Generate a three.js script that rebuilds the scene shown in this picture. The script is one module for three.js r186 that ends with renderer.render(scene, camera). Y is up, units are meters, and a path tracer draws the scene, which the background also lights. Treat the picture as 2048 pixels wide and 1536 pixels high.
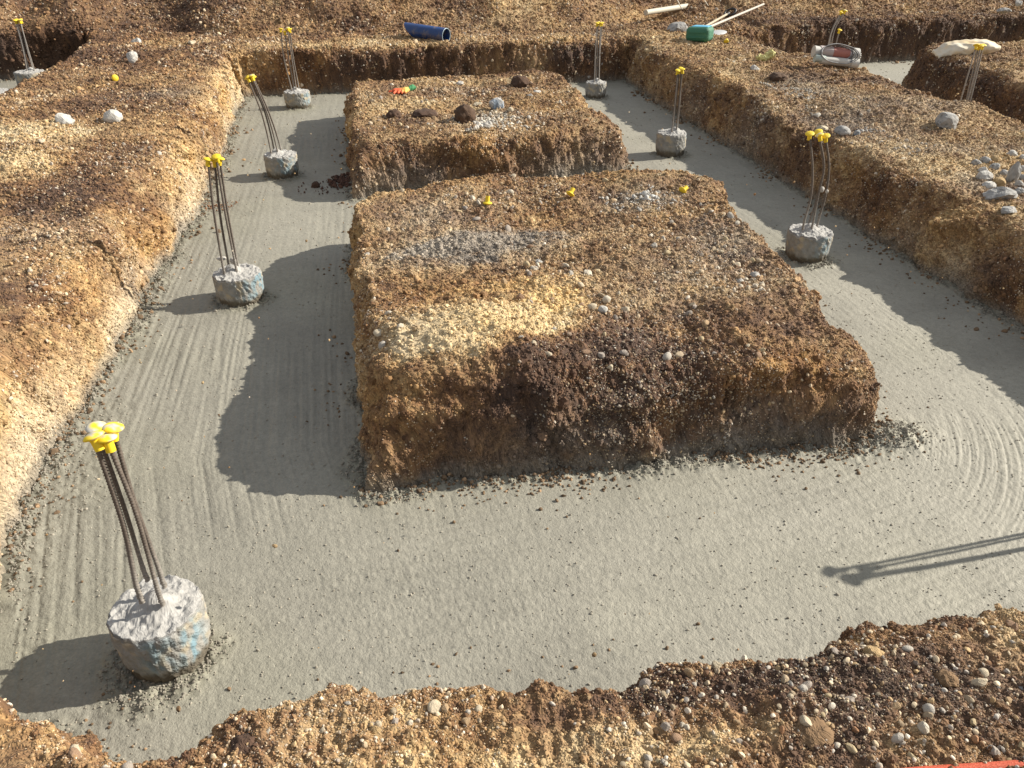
import * as THREE from 'three';
import { mergeGeometries, mergeVertices, toCreasedNormals } from 'three/addons/utils/BufferGeometryUtils.js';
import { RoundedBoxGeometry } from 'three/addons/geometries/RoundedBoxGeometry.js';

// ---------------------------------------------------------------- camera, sky, sun, exposure
const scene = new THREE.Scene();
const FPX = 1538, PITCH = Math.atan((768 + 171) / FPX), YAW = Math.atan((1024 - 678) / (FPX / Math.cos(PITCH)));
const EYE = new THREE.Vector3(0, 2.1, 0);
const FWD = new THREE.Vector3(Math.sin(YAW) * Math.cos(PITCH), -Math.sin(PITCH), -Math.cos(YAW) * Math.cos(PITCH));
const camera = new THREE.PerspectiveCamera(2 * Math.atan(768 / FPX) * 180 / Math.PI, 4 / 3, 0.05, 400);
camera.position.copy(EYE); camera.lookAt(EYE.clone().add(FWD)); camera.updateMatrixWorld();
scene.add(camera);

const SUN = new THREE.Vector3(Math.cos(0.535), Math.sin(0.535), -0.035).normalize();
function makeSky() {
  const W = 512, H = 256, d = new Float32Array(W * H * 4), v = new THREE.Vector3(), K = 1.5;
  for (let j = 0; j < H; j++) for (let i = 0; i < W; i++) {
    const el = ((j + .5) / H - .5) * Math.PI, az = ((i + .5) / W - .5) * 2 * Math.PI;
    v.set(Math.cos(el) * Math.cos(az), Math.sin(el), Math.cos(el) * Math.sin(az));
    const up = Math.max(v.y, 0), t = Math.pow(up, .5), glow = Math.pow(Math.max(v.dot(SUN), 0), 6) * .55;
    const o = (j * W + i) * 4, dim = v.y < 0 ? Math.max(.25, 1 + v.y * 4) : 1;
    d[o] = K * dim * ((.78 + (.52 - .78) * t) + glow); d[o + 1] = K * dim * (.77 + (.56 - .77) * t + glow * .93); d[o + 2] = K * dim * (.74 + (.64 - .74) * t + glow * .8); d[o + 3] = 1;
  }
  const tex = new THREE.DataTexture(d, W, H, THREE.RGBAFormat, THREE.FloatType);
  tex.mapping = THREE.EquirectangularReflectionMapping; tex.magFilter = tex.minFilter = THREE.LinearFilter; tex.needsUpdate = true;
  return tex;
}
scene.background = makeSky(); scene.environment = scene.background; scene.environmentIntensity = .3; scene.backgroundIntensity = .3;
const sun = new THREE.DirectionalLight(new THREE.Color().setRGB(1, .925, .81), 4.45);
sun.position.copy(SUN).multiplyScalar(40).add(new THREE.Vector3(2, 0, -6)); sun.target.position.set(2, 0, -6);
sun.castShadow = true; sun.shadow.mapSize.set(4096, 4096); sun.shadow.radius = 1;
Object.assign(sun.shadow.camera, { left: -16, right: 16, top: 12, bottom: -12, near: 1, far: 90 });
scene.add(sun, sun.target);
const EXPOSURE = 1.9;

// ---------------------------------------------------------------- helpers
function rng(a) { return () => { a |= 0; a = a + 0x6D2B79F5 | 0; let t = Math.imul(a ^ a >>> 15, 1 | a); t = t + Math.imul(t ^ t >>> 7, 61 | t) ^ t; return ((t ^ t >>> 14) >>> 0) / 4294967296; }; }
const R0 = rng(7);
const PERM = new Uint8Array(512); { const r = rng(11); const a = [...Array(256).keys()]; for (let i = 255; i > 0; i--) { const j = Math.floor(r() * (i + 1)); [a[i], a[j]] = [a[j], a[i]]; } for (let i = 0; i < 512; i++) PERM[i] = a[i & 255]; }
const GX = new Float32Array(256), GY = new Float32Array(256), GZ = new Float32Array(256);
{ const r = rng(5); for (let i = 0; i < 256; i++) { const z = r() * 2 - 1, t = r() * 6.2832, q = Math.sqrt(1 - z * z); GX[i] = q * Math.cos(t); GY[i] = q * Math.sin(t); GZ[i] = z; } }
function noise(x, y, z) {                                            // gradient noise, about -1..1
  const X = Math.floor(x), Y = Math.floor(y), Z = Math.floor(z); x -= X; y -= Y; z -= Z;
  const i = X & 255, j = Y & 255, k = Z & 255;
  const u = x * x * x * (x * (x * 6 - 15) + 10), v = y * y * y * (y * (y * 6 - 15) + 10), w = z * z * z * (z * (z * 6 - 15) + 10);
  const A = PERM[i] + j, B = PERM[i + 1] + j, AA = PERM[A & 255] + k, AB = PERM[(A + 1) & 255] + k, BA = PERM[B & 255] + k, BB = PERM[(B + 1) & 255] + k;
  const g = (h, a, b, c) => { const q = PERM[h & 255]; return GX[q] * a + GY[q] * b + GZ[q] * c; };
  const x1 = x - 1, y1 = y - 1, z1 = z - 1;
  const a0 = g(AA, x, y, z), a1 = g(BA, x1, y, z), b0 = g(AB, x, y1, z), b1 = g(BB, x1, y1, z), c0 = g(AA + 1, x, y, z1), c1 = g(BA + 1, x1, y, z1), d0 = g(AB + 1, x, y1, z1), d1 = g(BB + 1, x1, y1, z1);
  const e0 = a0 + u * (a1 - a0), e1 = b0 + u * (b1 - b0), f0 = c0 + u * (c1 - c0), f1 = d0 + u * (d1 - d0);
  const p = e0 + v * (e1 - e0), q = f0 + v * (f1 - f0);
  return 1.5 * (p + w * (q - p));
}
const fbm = (x, y, z, n = 3) => { let s = 0, a = .55; for (let i = 0; i < n; i++) { s += a * noise(x, y, z); x = x * 2.03 + 7.1; y = y * 2.03 + 3.3; z = z * 2.03 + 1.7; a *= .5; } return s; };
const clamp = (x, a = 0, b = 1) => x < a ? a : x > b ? b : x, mix = (a, b, t) => a + (b - a) * t, smooth = (a, b, x) => { const t = clamp((x - a) / (b - a)); return t * t * (3 - 2 * t); };
const names = new Map();
function numbered(n) { const k = names.get(n) || 0; names.set(n, k + 1); return k ? n + '_' + String(k).padStart(3, '0') : n; }
function tag(o, label, category, group) { o.userData.label = label; o.userData.category = category; if (group) o.userData.group = group; return o; }
function struct(o) { o.userData.kind = 'structure'; return o; }
function mesh(name, geo, material, parent = scene) { const m = new THREE.Mesh(geo, material); m.name = parent === scene ? numbered(name) : name; m.castShadow = m.receiveShadow = true; parent.add(m); return m; }
function thing(name, label, category, pos, group) { const g = new THREE.Group(); g.name = numbered(name); g.position.copy(pos); scene.add(g); return tag(g, label, category, group); }
const C = (r, g, b) => new THREE.Color().setRGB(r, g, b);
const mat = (c, rough = .9, more = {}) => new THREE.MeshStandardMaterial({ color: c, roughness: rough, ...more });

// a sight line of the photograph, and where it meets a level or an upright plane: used to survey the site
const RIGHT = new THREE.Vector3(Math.cos(YAW), 0, Math.sin(YAW)), UPC = new THREE.Vector3().crossVectors(RIGHT, FWD);
const ray = (px, py) => FWD.clone().addScaledVector(RIGHT, (px - 1024) / FPX).addScaledVector(UPC, -(py - 768) / FPX);
const onLevel = (px, py, y) => { const r = ray(px, py); return r.multiplyScalar((y - EYE.y) / r.y).add(EYE); };
const onPlaneZ = (px, py, z) => { const r = ray(px, py); return r.multiplyScalar(z / r.z).add(EYE); };
const metres = (px, p) => px * p.clone().sub(EYE).dot(FWD) / FPX;

// ---------------------------------------------------------------- the site plan
// every ring: [x, z, kind of the wall that starts there]; L left bank, R right bank, F front bank, B back bank, others faces of the blocks
const rings = [
  { pit: true, id: 0, pts: [[-1.62, -1.78, 'F'], [-1.1, -1.6, 'F'], [-.8, -1.37, 'F'], [-.47, -1.39, 'F'], [0, -1.4, 'F'], [.7, -1.34, 'F'], [1.2, -1.29, 'F'], [1.32, -1.325, 'F'], [1.75, -1.32, 'F'], [2.5, -1.3, 'F'], [3.75, -1.2, 'R'], [3.76, -2.4, 'R'], [3.74, -3.4, 'R'], [3.73, -5.25, 'R'], [3.8, -7.2, 'R'], [3.85, -10.5, 'R'], [3.92, -11.5, 'B'], [-1.5, -11.3, 'L'], [-1.48, -10.7, 'L'], [-1.38, -6.87, 'L'], [-1.5, -4.76, 'L'], [-1.53, -3.09, 'L'], [-1.46, -2.26, 'L']] },
  { pit: false, id: 1, pts: [[-.11, -2.62, 'M'], [.67, -2.61, 'M'], [1.5, -2.6, 'M'], [2.2, -2.57, 'N'], [2.28, -2.85, 'N'], [2.36, -3.6, 'N'], [2.42, -4.5, 'N'], [2.57, -5.6, 'K'], [1.2, -5.68, 'K'], [-.12, -5.5, 'J']] },
  { pit: false, id: 2, pts: [[-.13, -6.62, 'M'], [.9, -6.72, 'M'], [2.44, -6.95, 'N'], [2.5, -7.55, 'N'], [2.3, -7.78, 'N'], [2.5, -8.6, 'N'], [2.62, -9.85, 'K'], [1, -9.95, 'K'], [-.06, -9.9, 'J']] },
  { pit: true, id: 0, pts: [[-3.72, -8.2, 'R'], [-3.7, -10.5, 'R'], [-3.72, -12.6, 'R'], [-3.9, -13.3, 'B'], [-5.6, -13.2, 'B'], [-9, -13.1, 'L'], [-9, -7.6, 'F'], [-5, -7.4, 'F']] },
  { pit: true, id: 0, pts: [[6.12, -5.2, 'R'], [6.5, -5.2, 'Q'], [6.85, -7, 'Q'], [7.5, -10.2, 'F'], [16, -10.4, 'R'], [16, -12.5, 'B'], [10, -12.35, 'B'], [7, -12.2, 'B'], [5.75, -12.0, 'L'], [5.8, -11, 'L'], [6.1, -9, 'L'], [6.1, -7.5, 'L']] },
];
// tones of the wall faces, B and M dark soil deepened to paint in shade: kind -> [towards pale, whitish share near the foot, ochre share], and how wide they lean
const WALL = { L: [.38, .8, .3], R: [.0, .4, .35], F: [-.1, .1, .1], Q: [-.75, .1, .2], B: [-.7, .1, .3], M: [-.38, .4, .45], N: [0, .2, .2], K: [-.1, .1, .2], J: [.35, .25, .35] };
const WIDE = { L: [.36, .6], R: [.27, .5], F: [.11, .28], Q: [.22, .46], B: [.18, .4], M: [.25, .44], N: [.18, .38], K: [.15, .36], J: [.1, .33] };
const segs = [];
for (const r of rings) r.pts.forEach((p, i) => { const q = r.pts[(i + 1) % r.pts.length]; segs.push([p[0], p[1], q[0] - p[0], q[1] - p[1], p[2], r.id, r.pit]); });
const inside = (r, x, z) => { let c = false; const P = r.pts; for (let i = 0, j = P.length - 1; i < P.length; j = i++) if ((P[i][1] > z) !== (P[j][1] > z) && x < (P[j][0] - P[i][0]) * (z - P[i][1]) / (P[j][1] - P[i][1]) + P[i][0]) c = !c; return c; };
const BL = new Float64Array(5), QX = new Float32Array(80), QZ = new Float32Array(80), QD = new Float32Array(80);
const D = { d: 0, nx: 0, nz: 0, kind: 'F', id: 0, tx: 0 };
function plan(x, z) {                                                 // signed distance to the nearest wall foot, + on earth
  const wx = x + .055 * noise(x * 2.3, 1.1, z * 2.3) + .028 * noise(x * 6.1, 4.2, z * 6.1) + .012 * noise(x * 17, 9, z * 17), wz = z + .05 * noise(x * 2.3, 21.1, z * 2.3) + .025 * noise(x * 6.1, 14.2, z * 6.1) + .012 * noise(x * 17, 19, z * 17);
  let best = 1e9, bs = null, bx = 0, bz = 0, bt = 0, m = 0;
  for (const s of segs) {
    const ax = wx - s[0], az = wz - s[1], t = clamp((ax * s[2] + az * s[3]) / (s[2] * s[2] + s[3] * s[3])), dx = ax - t * s[2], dz = az - t * s[3], q = dx * dx + dz * dz; QX[m] = dx; QZ[m] = dz; QD[m++] = q;
    if (q < best) { best = q; bs = s; bx = dx; bz = dz; bt = t; }
  }
  let id = 0, pit = false;
  for (const r of rings) if (inside(r, wx, wz)) { if (r.pit) pit = true; else { pit = false; id = r.id; break; } }
  const dist = Math.sqrt(best), k = (pit ? -1 : 1) / (dist + 1e-6);
  D.d = pit ? -dist : dist; 
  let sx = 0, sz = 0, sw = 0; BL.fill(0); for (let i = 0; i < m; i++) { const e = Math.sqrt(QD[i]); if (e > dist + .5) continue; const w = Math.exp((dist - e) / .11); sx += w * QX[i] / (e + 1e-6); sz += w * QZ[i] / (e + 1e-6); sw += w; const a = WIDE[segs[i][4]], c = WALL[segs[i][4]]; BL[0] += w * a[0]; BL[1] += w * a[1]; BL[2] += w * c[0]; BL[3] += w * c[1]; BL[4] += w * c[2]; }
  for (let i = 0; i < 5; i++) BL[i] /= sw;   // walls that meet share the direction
  const sg = pit ? -1 : 1; D.nx = sx / sw * sg; D.nz = sz / sw * sg; D.kind = bs[4]; D.id = pit ? bs[5] : id;
  const l = Math.hypot(bs[2], bs[3]); D.tx = (x * bs[2] + z * bs[3]) / l;
  if (dist < 1e-4) { D.nx = -bs[3] / l; D.nz = bs[2] / l; }
  return D;
}
const heaps = [];                                                     // [x, z, rx, rz, height] low heaps and hollows of the tops
function tops(x, z, id) {                                             // the level of the earth away from the walls
  let h;
  if (id) h = id === 1 ? .43 + .015 * (z + 4) * -.5 : .43;
  else {
    h = Math.min(.6, .4 + .0145 * -z);
    if (z > -1.75) h = mix(h, .305 + (z + 1.5) * .14, smooth(-1.9, -1.6, z));
    if (x > 6.4) h += .04;
    const f = x > 0 ? 13.4 : 13.5;
    const foot = mix(12.75, f, x > 0 ? smooth(3.2, 5.5, x) : smooth(-1.5, -3, x)) + .3 * noise(x * .5, 3, 1);
    const up = Math.max(0, -z - foot); h += Math.min(1.9, up * .5 + .12 * noise(x * 1.1, 8, z * 1.1) * smooth(0, .6, up));
  }
  h += (.035 * noise(x * 1.3, 5.5, z * 1.3) + .034 * noise(x * 3.1, 2.5, z * 3.1)) * (id ? 1 : mix(1, .5, smooth(-1.9, -1.6, z)));
  for (const q of heaps) { const a = (x - q[0]) / q[2], b = (z - q[1]) / q[3], e = a * a + b * b; if (e < 6) h += q[4] * Math.exp(-e * 1.2); }
  return h;
}
const groundAt = (x, z) => { plan(x, z); return D.d < 0 ? 0 : tops(x, z, D.id); };
function hit(px, py) { let p = onLevel(px, py, .5); for (let i = 0; i < 14; i++) { const g = groundAt(p.x, p.z); p = onLevel(px, py, mix(p.y, g, .6)); } return p; }
for (const [px, py, rx, rz, h] of [[960, 665, .36, .3, .1], [1130, 600, .4, .35, .03], [1240, 720, .3, .16, -.06], [1690, 560, .15, .3, .03], [60, 300, .5, .6, .03], [1650, 230, .25, .6, -.06], [1800, 215, .5, .5, .05], [620, 12, .9, .5, .3], [1050, 20, .8, .6, .12], [930, 250, .12, .12, -.07], [1310, 375, .45, .25, .06], [1130, 395, .4, .2, .035], [900, 405, .4, .2, .02], [1080, 160, .3, .2, .05], [170, 25, .6, .5, .18], [1740, 1320, .1, .07, .005], [1600, 1500, .1, .06, .03], [560, 1500, .12, .1, .01], [1200, 1480, .25, .1, -.02]]) {
  const p = hit(px, py); heaps.push([p.x, p.z, rx, rz, h]);
}

// ---------------------------------------------------------------- colours of the earth
const RAMP = [[-1.3, .066, .038, .025], [-.75, .11, .061, .036], [-.25, .195, .113, .057], [.25, .315, .208, .106], [.75, .44, .325, .178], [1.3, .54, .44, .285]];
// patches of earth: place in the photograph, radii in metres, towards pale (+) or dark (-), share of grey dust, of ochre
const patches = [];
for (const [px, py, rx, rz, b, grey = 0, ochre = 0, sharp = 0] of [
  [945, 668, .3, .17, 1.1, 0, .1, 1], [1040, 625, .3, .2, 1, 0, .2, 1], [1120, 600, .14, .16, .9, 0, .9, 1], [870, 690, .2, .12, .7, 0, 0, 1], [1230, 690, .4, .14, -.5, 0, 0, 1], [1330, 740, .4, .14, -.4, 0, 0, 1], [1130, 730, .25, .09, -.6, 0, 0, 1], [930, 492, .42, .12, .1, .6, 0, 1], [948, 522, .13, .05, -.6, .6, 0, 1], [1040, 478, .3, .1, 0, .45, 0, 1], [1000, 570, .5, .14, .25, 0, .3, 1], [880, 545, .3, .12, .3, 0, .2, 1],
  [70, 265, .5, .35, .6, 0, 0, 1], [20, 330, .3, .25, .5, 0, 0, 1], [120, 410, .3, .3, -.5, 0, 0, 1], [60, 560, .25, .3, -.45, 0, 0, 1], [200, 330, .3, .25, -.35, 0, 0, 1], [350, 85, .5, .35, .5, 0, 0, 1], [830, 205, .4, .2, .5, 0, 0, 1], [1020, 160, .25, .15, .5, 0, 0, 1], [1750, 290, .4, .3, .4, 0, 0, 1], [1930, 345, .5, .25, .4, 0, 0, 1], [1600, 160, .4, .3, -.4, .2, 0, 1], [1330, 1510, .45, .09, .3, 0, 0, 1], [1460, 1370, .4, .06, -.35, 0, 0, 1], [1650, 1400, .4, .1, -.3, 0, 0, 1],
  [950, 655, .36, .3, .95, 0, .15], [1090, 610, .22, .3, .85, 0, .55], [850, 640, .2, .3, .5], [1250, 720, .5, .2, -.45], [1480, 650, .5, .25, -.3], [1180, 560, .5, .2, .3], [930, 500, .45, .22, .2, .75], [860, 440, .3, .3, .1, .5], [1050, 480, .5, .2, 0, .5], [1280, 400, .3, .2, 0, .6], [1450, 480, .25, .4, .1, .5], [780, 440, .2, .5, -.2], [1100, 430, .8, .35, .05], [1350, 560, .5, .4, 0, .35], [1000, 700, .6, .12, -.35], [820, 760, .3, .15, -.3], [1600, 600, .3, .4, .1],
  [850, 210, .5, .3, .55], [900, 180, .6, .2, -.1, .3], [830, 240, .4, .2, -.6], [970, 240, .35, .25, .3, .8], [1080, 250, .5, .4, .05], [1000, 160, .35, .2, .6], [1120, 170, .4, .3, -.35], [740, 200, .15, .8, .4],
  [80, 270, .5, .5, .75], [30, 330, .5, .4, .6], [100, 420, .4, .5, -.3], [200, 200, .7, .6, -.35], [330, 190, .4, .3, 0, .4], [300, 150, .6, .4, -.1], [330, 90, .6, .5, .65], [130, 500, .3, .5, .2], [60, 600, .2, .4, -.45], [240, 450, .2, .4, -.35], [180, 640, .2, .3, .7], [20, 700, .3, .3, -.5], [250, 330, .3, .4, -.15], [40, 470, .4, .4, .1, .3], [420, 100, .4, .4, .1], [140, 370, .4, .3, -.5], [90, 640, .1, .5, -.2],
  [1450, 150, .7, .6, .15], [1620, 180, .35, .6, -.1, .55], [1700, 250, .5, .7, -.05, .5], [1850, 210, .5, .5, -.1, .4], [1900, 330, .6, .4, .45], [1750, 300, .5, .4, .5], [1600, 140, .5, .4, -.4], [1980, 370, .3, .3, -.1, .5], [1540, 210, .3, .5, .4], [1700, 160, .6, .12, -.75], [1950, 300, .7, .2, 0, .35], [1380, 110, .5, .4, .3], [1980, 480, .3, .2, .3],
  [250, 30, 1.2, .8, -.7], [60, 60, 1.4, 1.2, -.5], [560, 60, .9, .5, -.2], [1000, 30, 1.2, .9, .4], [1150, 25, .4, .8, .75, 0, .2], [920, 30, .25, .8, -.6], [760, 40, .5, .8, .4], [620, 10, 1, .4, -.5, .4], [1350, 40, .6, .6, .2, 0, .3], [1750, 12, 3, .5, -.7], [1600, 55, 1.5, .3, .1], [1990, 30, 1.5, .6, -.2, .3], [1900, 100, .9, .7, -.3], [700, 92, 1.5, .25, .2], [480, 50, .6, .5, -.3],
  [60, 1430, .22, .14, .35, 0, .7], [300, 1510, .3, .1, .05], [500, 1500, .15, .1, -.55], [760, 1480, .3, .14, .25], [1000, 1450, .4, .12, .3], [1300, 1510, .5, .13, .35], [1050, 1520, .6, .1, .3], [1450, 1370, .5, .1, -.55], [1650, 1420, .5, .14, -.6], [1900, 1400, .45, .16, -.4, .15], [1990, 1290, .25, .08, .5], [1560, 1350, .4, .06, -.6], [1420, 1500, .2, .06, .5], [1700, 1500, .4, .08, -.35]]) {
  const p = hit(px, py); patches.push([p.x, p.z, rx, rz, b, grey, ochre, sharp]);
}
// tones of the wall faces: kind -> [towards pale, whitish share near the foot, ochre share]
const wallPatches = [];                                               // [x, y, z, radius, towards pale, grey, ochre]
for (const [px, py, x, z, r, b, g, o] of [[1250, 790, 0, -2.6, .3, -.45, 0, 0], [1050, 820, 0, -2.6, .2, -.3, 0, 0], [1420, 830, 0, -2.6, .2, -.4, 0, .2], [1560, 770, 0, -2.6, .3, .25, 0, .9], [1350, 840, 0, -2.6, .12, .3, 0, .8], [1640, 740, 0, -2.6, .15, .2, 0, .5], [850, 930, 0, -2.6, .15, .3, .1, .8], [950, 900, 0, -2.6, .12, .2, .1, .6], [1150, 920, 0, -2.6, .3, .1, .6, 0], [1500, 880, 0, -2.6, .3, -.1, .6, 0], [1650, 850, 0, -2.6, .2, -.3, .3, 0], [860, 780, 0, -2.62, .18, -.3, 0, 0], [1200, 310, 0, -6.8, .4, .2, .1, .2], [820, 370, 0, -6.7, .3, -.2, .5, .2], [900, 350, 0, -6.7, .12, .1, 0, .8], [1150, 370, 0, -6.8, .5, .1, .6, 0], [740, 370, 0, -6.7, .2, .1, .5, 0],
  [800, 130, 0, -11.4, .6, -.5, 0, .1], [860, 135, 0, -11.4, .25, 0, 0, .8], [1060, 120, 0, -11.4, .3, .55, .2, .2], [1160, 110, 0, -11.4, .35, -.55, 0, 0], [600, 140, 0, -11.4, .5, 0, 0, .6], [950, 130, 0, -11.4, .3, .35, 0, .1], [690, 130, 0, -11.4, .3, -.6, 0, 0], [130, 110, 0, -13.2, .5, .1, 0, .95], [30, 120, 0, -13.2, .6, -.6, 0, 0]]) {
  const p = onPlaneZ(px, py, z); wallPatches.push([p.x, p.y, p.z, r, b, g, o]);
}
for (const [px, py, x, r, b, g, o] of [[1390, 210, 3.85, .4, -.1, .3, 0], [1530, 210, 3.9, .35, -.8, 0, 0], [1780, 370, 3.9, .3, -.9, 0, 0], [1700, 330, 3.85, .5, .35, 0, .3], [1500, 270, 3.8, .4, -.1, .45, 0], [1850, 470, 3.85, .3, .2, .1, .3], [2020, 560, 3.85, .3, -.9, 0, .1], [1960, 530, 3.85, .3, .2, .2, .1], [1350, 150, 3.9, .6, .4, .1, .2], [1880, 160, 7.1, .9, -.5, .1, 0], [450, 150, -1.65, .6, .7, .1, .2], [310, 350, -1.7, .25, .5, 0, .3], [60, 880, -1.6, .3, .5, .3, 0], [40, 960, -1.55, .14, .6, 0, .9], [20, 820, -1.65, .3, .8, 0, .2], [120, 760, -1.6, .2, .7, .3, 0], [200, 650, -1.6, .25, .7, .1, 0], [270, 500, -1.7, .25, .35, 0, .6], [240, 530, -1.7, .1, -.9, 0, 0]]) {  // last entry: cast shadow of the second pile bars, painted into the wall colour
  const r0 = ray(px, py), p = r0.multiplyScalar(x / r0.x).add(EYE); wallPatches.push([p.x, p.y, p.z, r, b, g, o]);
}
const col = [0, 0, 0];
function earthColour(x, y, z, kind, wall, top) {                      // wall: 1 on a face, 0 on the flat
  let b = .06 + .12 * smooth(3.6, 4.2, x) - .16 * smooth(-1.5, -1.9, x) + .8 * fbm(x * .9, y * .9 + 3, z * .9, 2) + .85 * fbm(x * 3.7, y * 3.7, z * 3.7, 2) + .5 * noise(x * 14, y * 14, z * 14) + .6 * noise(x * 37, y * 37, z * 37), grey = 0, ochre = clamp(.15 + .5 * noise(x * 2.1, y * 2.1 + 9, z * 2.1));
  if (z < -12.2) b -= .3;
  for (const p of patches) { const e = ((x - p[0]) / p[2]) ** 2 + ((z - p[1]) / p[3]) ** 2; if (e < 4) { const w = (p[7] ? .85 * (1 - smooth(.7, 1.25, e + .5 * noise(x * 5, 61, z * 5) + .35 * noise(x * 14, 62, z * 14) + .4 * noise(x * 37, 63, z * 37))) : Math.exp(-e * 1.1)) * (1 - .75 * wall) * clamp(.9 + .6 * noise(x * 8, 4, z * 8) + .5 * noise(x * 26, 5, z * 26), 0, 1.25); b += p[4] * w; grey += p[5] * w; ochre += p[6] * w; } }
  if (wall > .02) {
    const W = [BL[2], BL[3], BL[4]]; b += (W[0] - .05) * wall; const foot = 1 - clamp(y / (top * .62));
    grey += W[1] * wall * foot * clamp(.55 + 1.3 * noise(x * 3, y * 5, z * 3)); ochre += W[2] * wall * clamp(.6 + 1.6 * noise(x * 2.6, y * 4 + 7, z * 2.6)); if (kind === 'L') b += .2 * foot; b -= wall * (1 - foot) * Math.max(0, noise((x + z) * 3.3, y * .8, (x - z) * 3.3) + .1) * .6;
    for (const p of wallPatches) { const e = ((x - p[0]) ** 2 + 2 * (y - p[1]) ** 2 + (z - p[2]) ** 2) / (p[3] * p[3]); if (e < 4) { const w = Math.exp(-e * 1.1) * wall * clamp(1 + .8 * noise(x * 7, y * 7, z * 7)); b += p[4] * w; grey += p[5] * w; ochre += p[6] * w; } }
  }
  b = clamp(b, -1.29, 1.29);
  let i = 0; while (b > RAMP[i + 1][0]) i++;
  const p = RAMP[i], q = RAMP[i + 1], t = (b - p[0]) / (q[0] - p[0]);
  let r = mix(p[1], q[1], t), g = mix(p[2], q[2], t), l = mix(p[3], q[3], t);
  ochre = clamp(ochre); r = mix(r, r * 1.12, ochre); g = mix(g, g * .98, ochre); l = mix(l, l * .7, ochre);
  grey = clamp(grey, 0, .85); const v = (.14 + .4 * (r + g + l) / 3 * 1.6) * (1 + .5 * noise(x * 30, y * 30, z * 30)); r = mix(r, v, grey); g = mix(g, v * .9, grey); l = mix(l, v * .76, grey);
  const chalk = clamp((BL[3] - .55) * 5) * wall * (1 - smooth(.08, .3, y + .12 * noise(x * 3, 66, z * 3))) * clamp(.45 + 1.6 * noise(x * 2.4, y * 3, z * 2.4) + .5 * noise(x * 16, y * 16, z * 16)); r = mix(r, .47, chalk * .6); g = mix(g, .385, chalk * .6); l = mix(l, .26, chalk * .6);
  const splash = wall * (1 - smooth(.02, .1 + .05 * noise(x * 5, 2, z * 5), y)) * .8;   // slurry of the pour up the wall foot
  r = mix(r, .2, splash); g = mix(g, .18, splash); l = mix(l, .145, splash);
  col[0] = r; col[1] = g; col[2] = l; return b;
}

// ---------------------------------------------------------------- textures: fine grain, tiling
function grainTexture(size, tile, fn, colour) {                       // fn(u, v) tiles on 0..1
  const d = new Uint8Array(size * size * 4);
  for (let j = 0; j < size; j++) for (let i = 0; i < size; i++) { const v = fn(i / size, j / size), o = (j * size + i) * 4; d[o] = d[o + 1] = d[o + 2] = clamp(v) * 255; d[o + 3] = 255; }
  const t = new THREE.DataTexture(d, size, size); t.wrapS = t.wrapT = THREE.RepeatWrapping; t.magFilter = THREE.LinearFilter; t.minFilter = THREE.LinearMipmapLinearFilter; t.generateMipmaps = true; t.repeat.set(1 / tile, 1 / tile); if (colour) t.colorSpace = THREE.SRGBColorSpace; t.needsUpdate = true; return t;
}
function torusNoise(u, v, f, s) {                                     // tiling noise: a lattice of f cells
  const X = u * f, Y = v * f, i = Math.floor(X), j = Math.floor(Y), a = X - i, b = Y - j, q = (p) => p * p * (3 - 2 * p);
  const h = (m, n) => { m = ((m % f) + f) % f; n = ((n % f) + f) % f; let k = Math.imul(m + 1, 374761393) ^ Math.imul(n + 1, 668265263) ^ Math.imul(s, 974634777); k = Math.imul(k ^ k >>> 13, 1274126177); k ^= k >>> 16; return (k >>> 0) / 4294967296; };
  return mix(mix(h(i, j), h(i + 1, j), q(a)), mix(h(i, j + 1), h(i + 1, j + 1), q(a)), q(b));
}
const earthBump = grainTexture(1024, 1.3, (u, v) => { const a = torusNoise(u, v, 60, 1), b = torusNoise(u, v, 150, 2), c = torusNoise(u, v, 340, 3); return .35 * a + .4 * b * b + .35 * c * c; });
const earthMap = grainTexture(1024, 1.7, (u, v) => { const a = torusNoise(u, v, 120, 4), b = torusNoise(u, v, 260, 5), c = torusNoise(u, v, 420, 6); return .6 + .2 * (a - .5) + .38 * (b - .5) + .42 * (c - .5); });
const concBump = grainTexture(1024, 1.1, (u, v) => { const a = torusNoise(u, v, 70, 7), b = torusNoise(u, v, 180, 8), c = torusNoise(u, v, 400, 9); const pit = torusNoise(u, v, 130, 10); return .3 * a + .3 * b + .3 * c - .3 * smooth(.86, 1, pit) + .2; });
const concMap = grainTexture(1024, 1.9, (u, v) => .86 + .12 * (torusNoise(u, v, 90, 11) - .5) + .16 * (torusNoise(u, v, 300, 12) - .5) + .14 * (torusNoise(u, v, 500, 13) - .5));
const earthMat = new THREE.MeshStandardMaterial({ vertexColors: true, roughness: .95, bumpMap: earthBump, bumpScale: .01, map: earthMap });
earthMat.color.setRGB(1.5, 1.5, 1.5);
const concMat = new THREE.MeshStandardMaterial({ vertexColors: true, roughness: .72, bumpMap: concBump, bumpScale: .0031, map: concMap });

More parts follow.
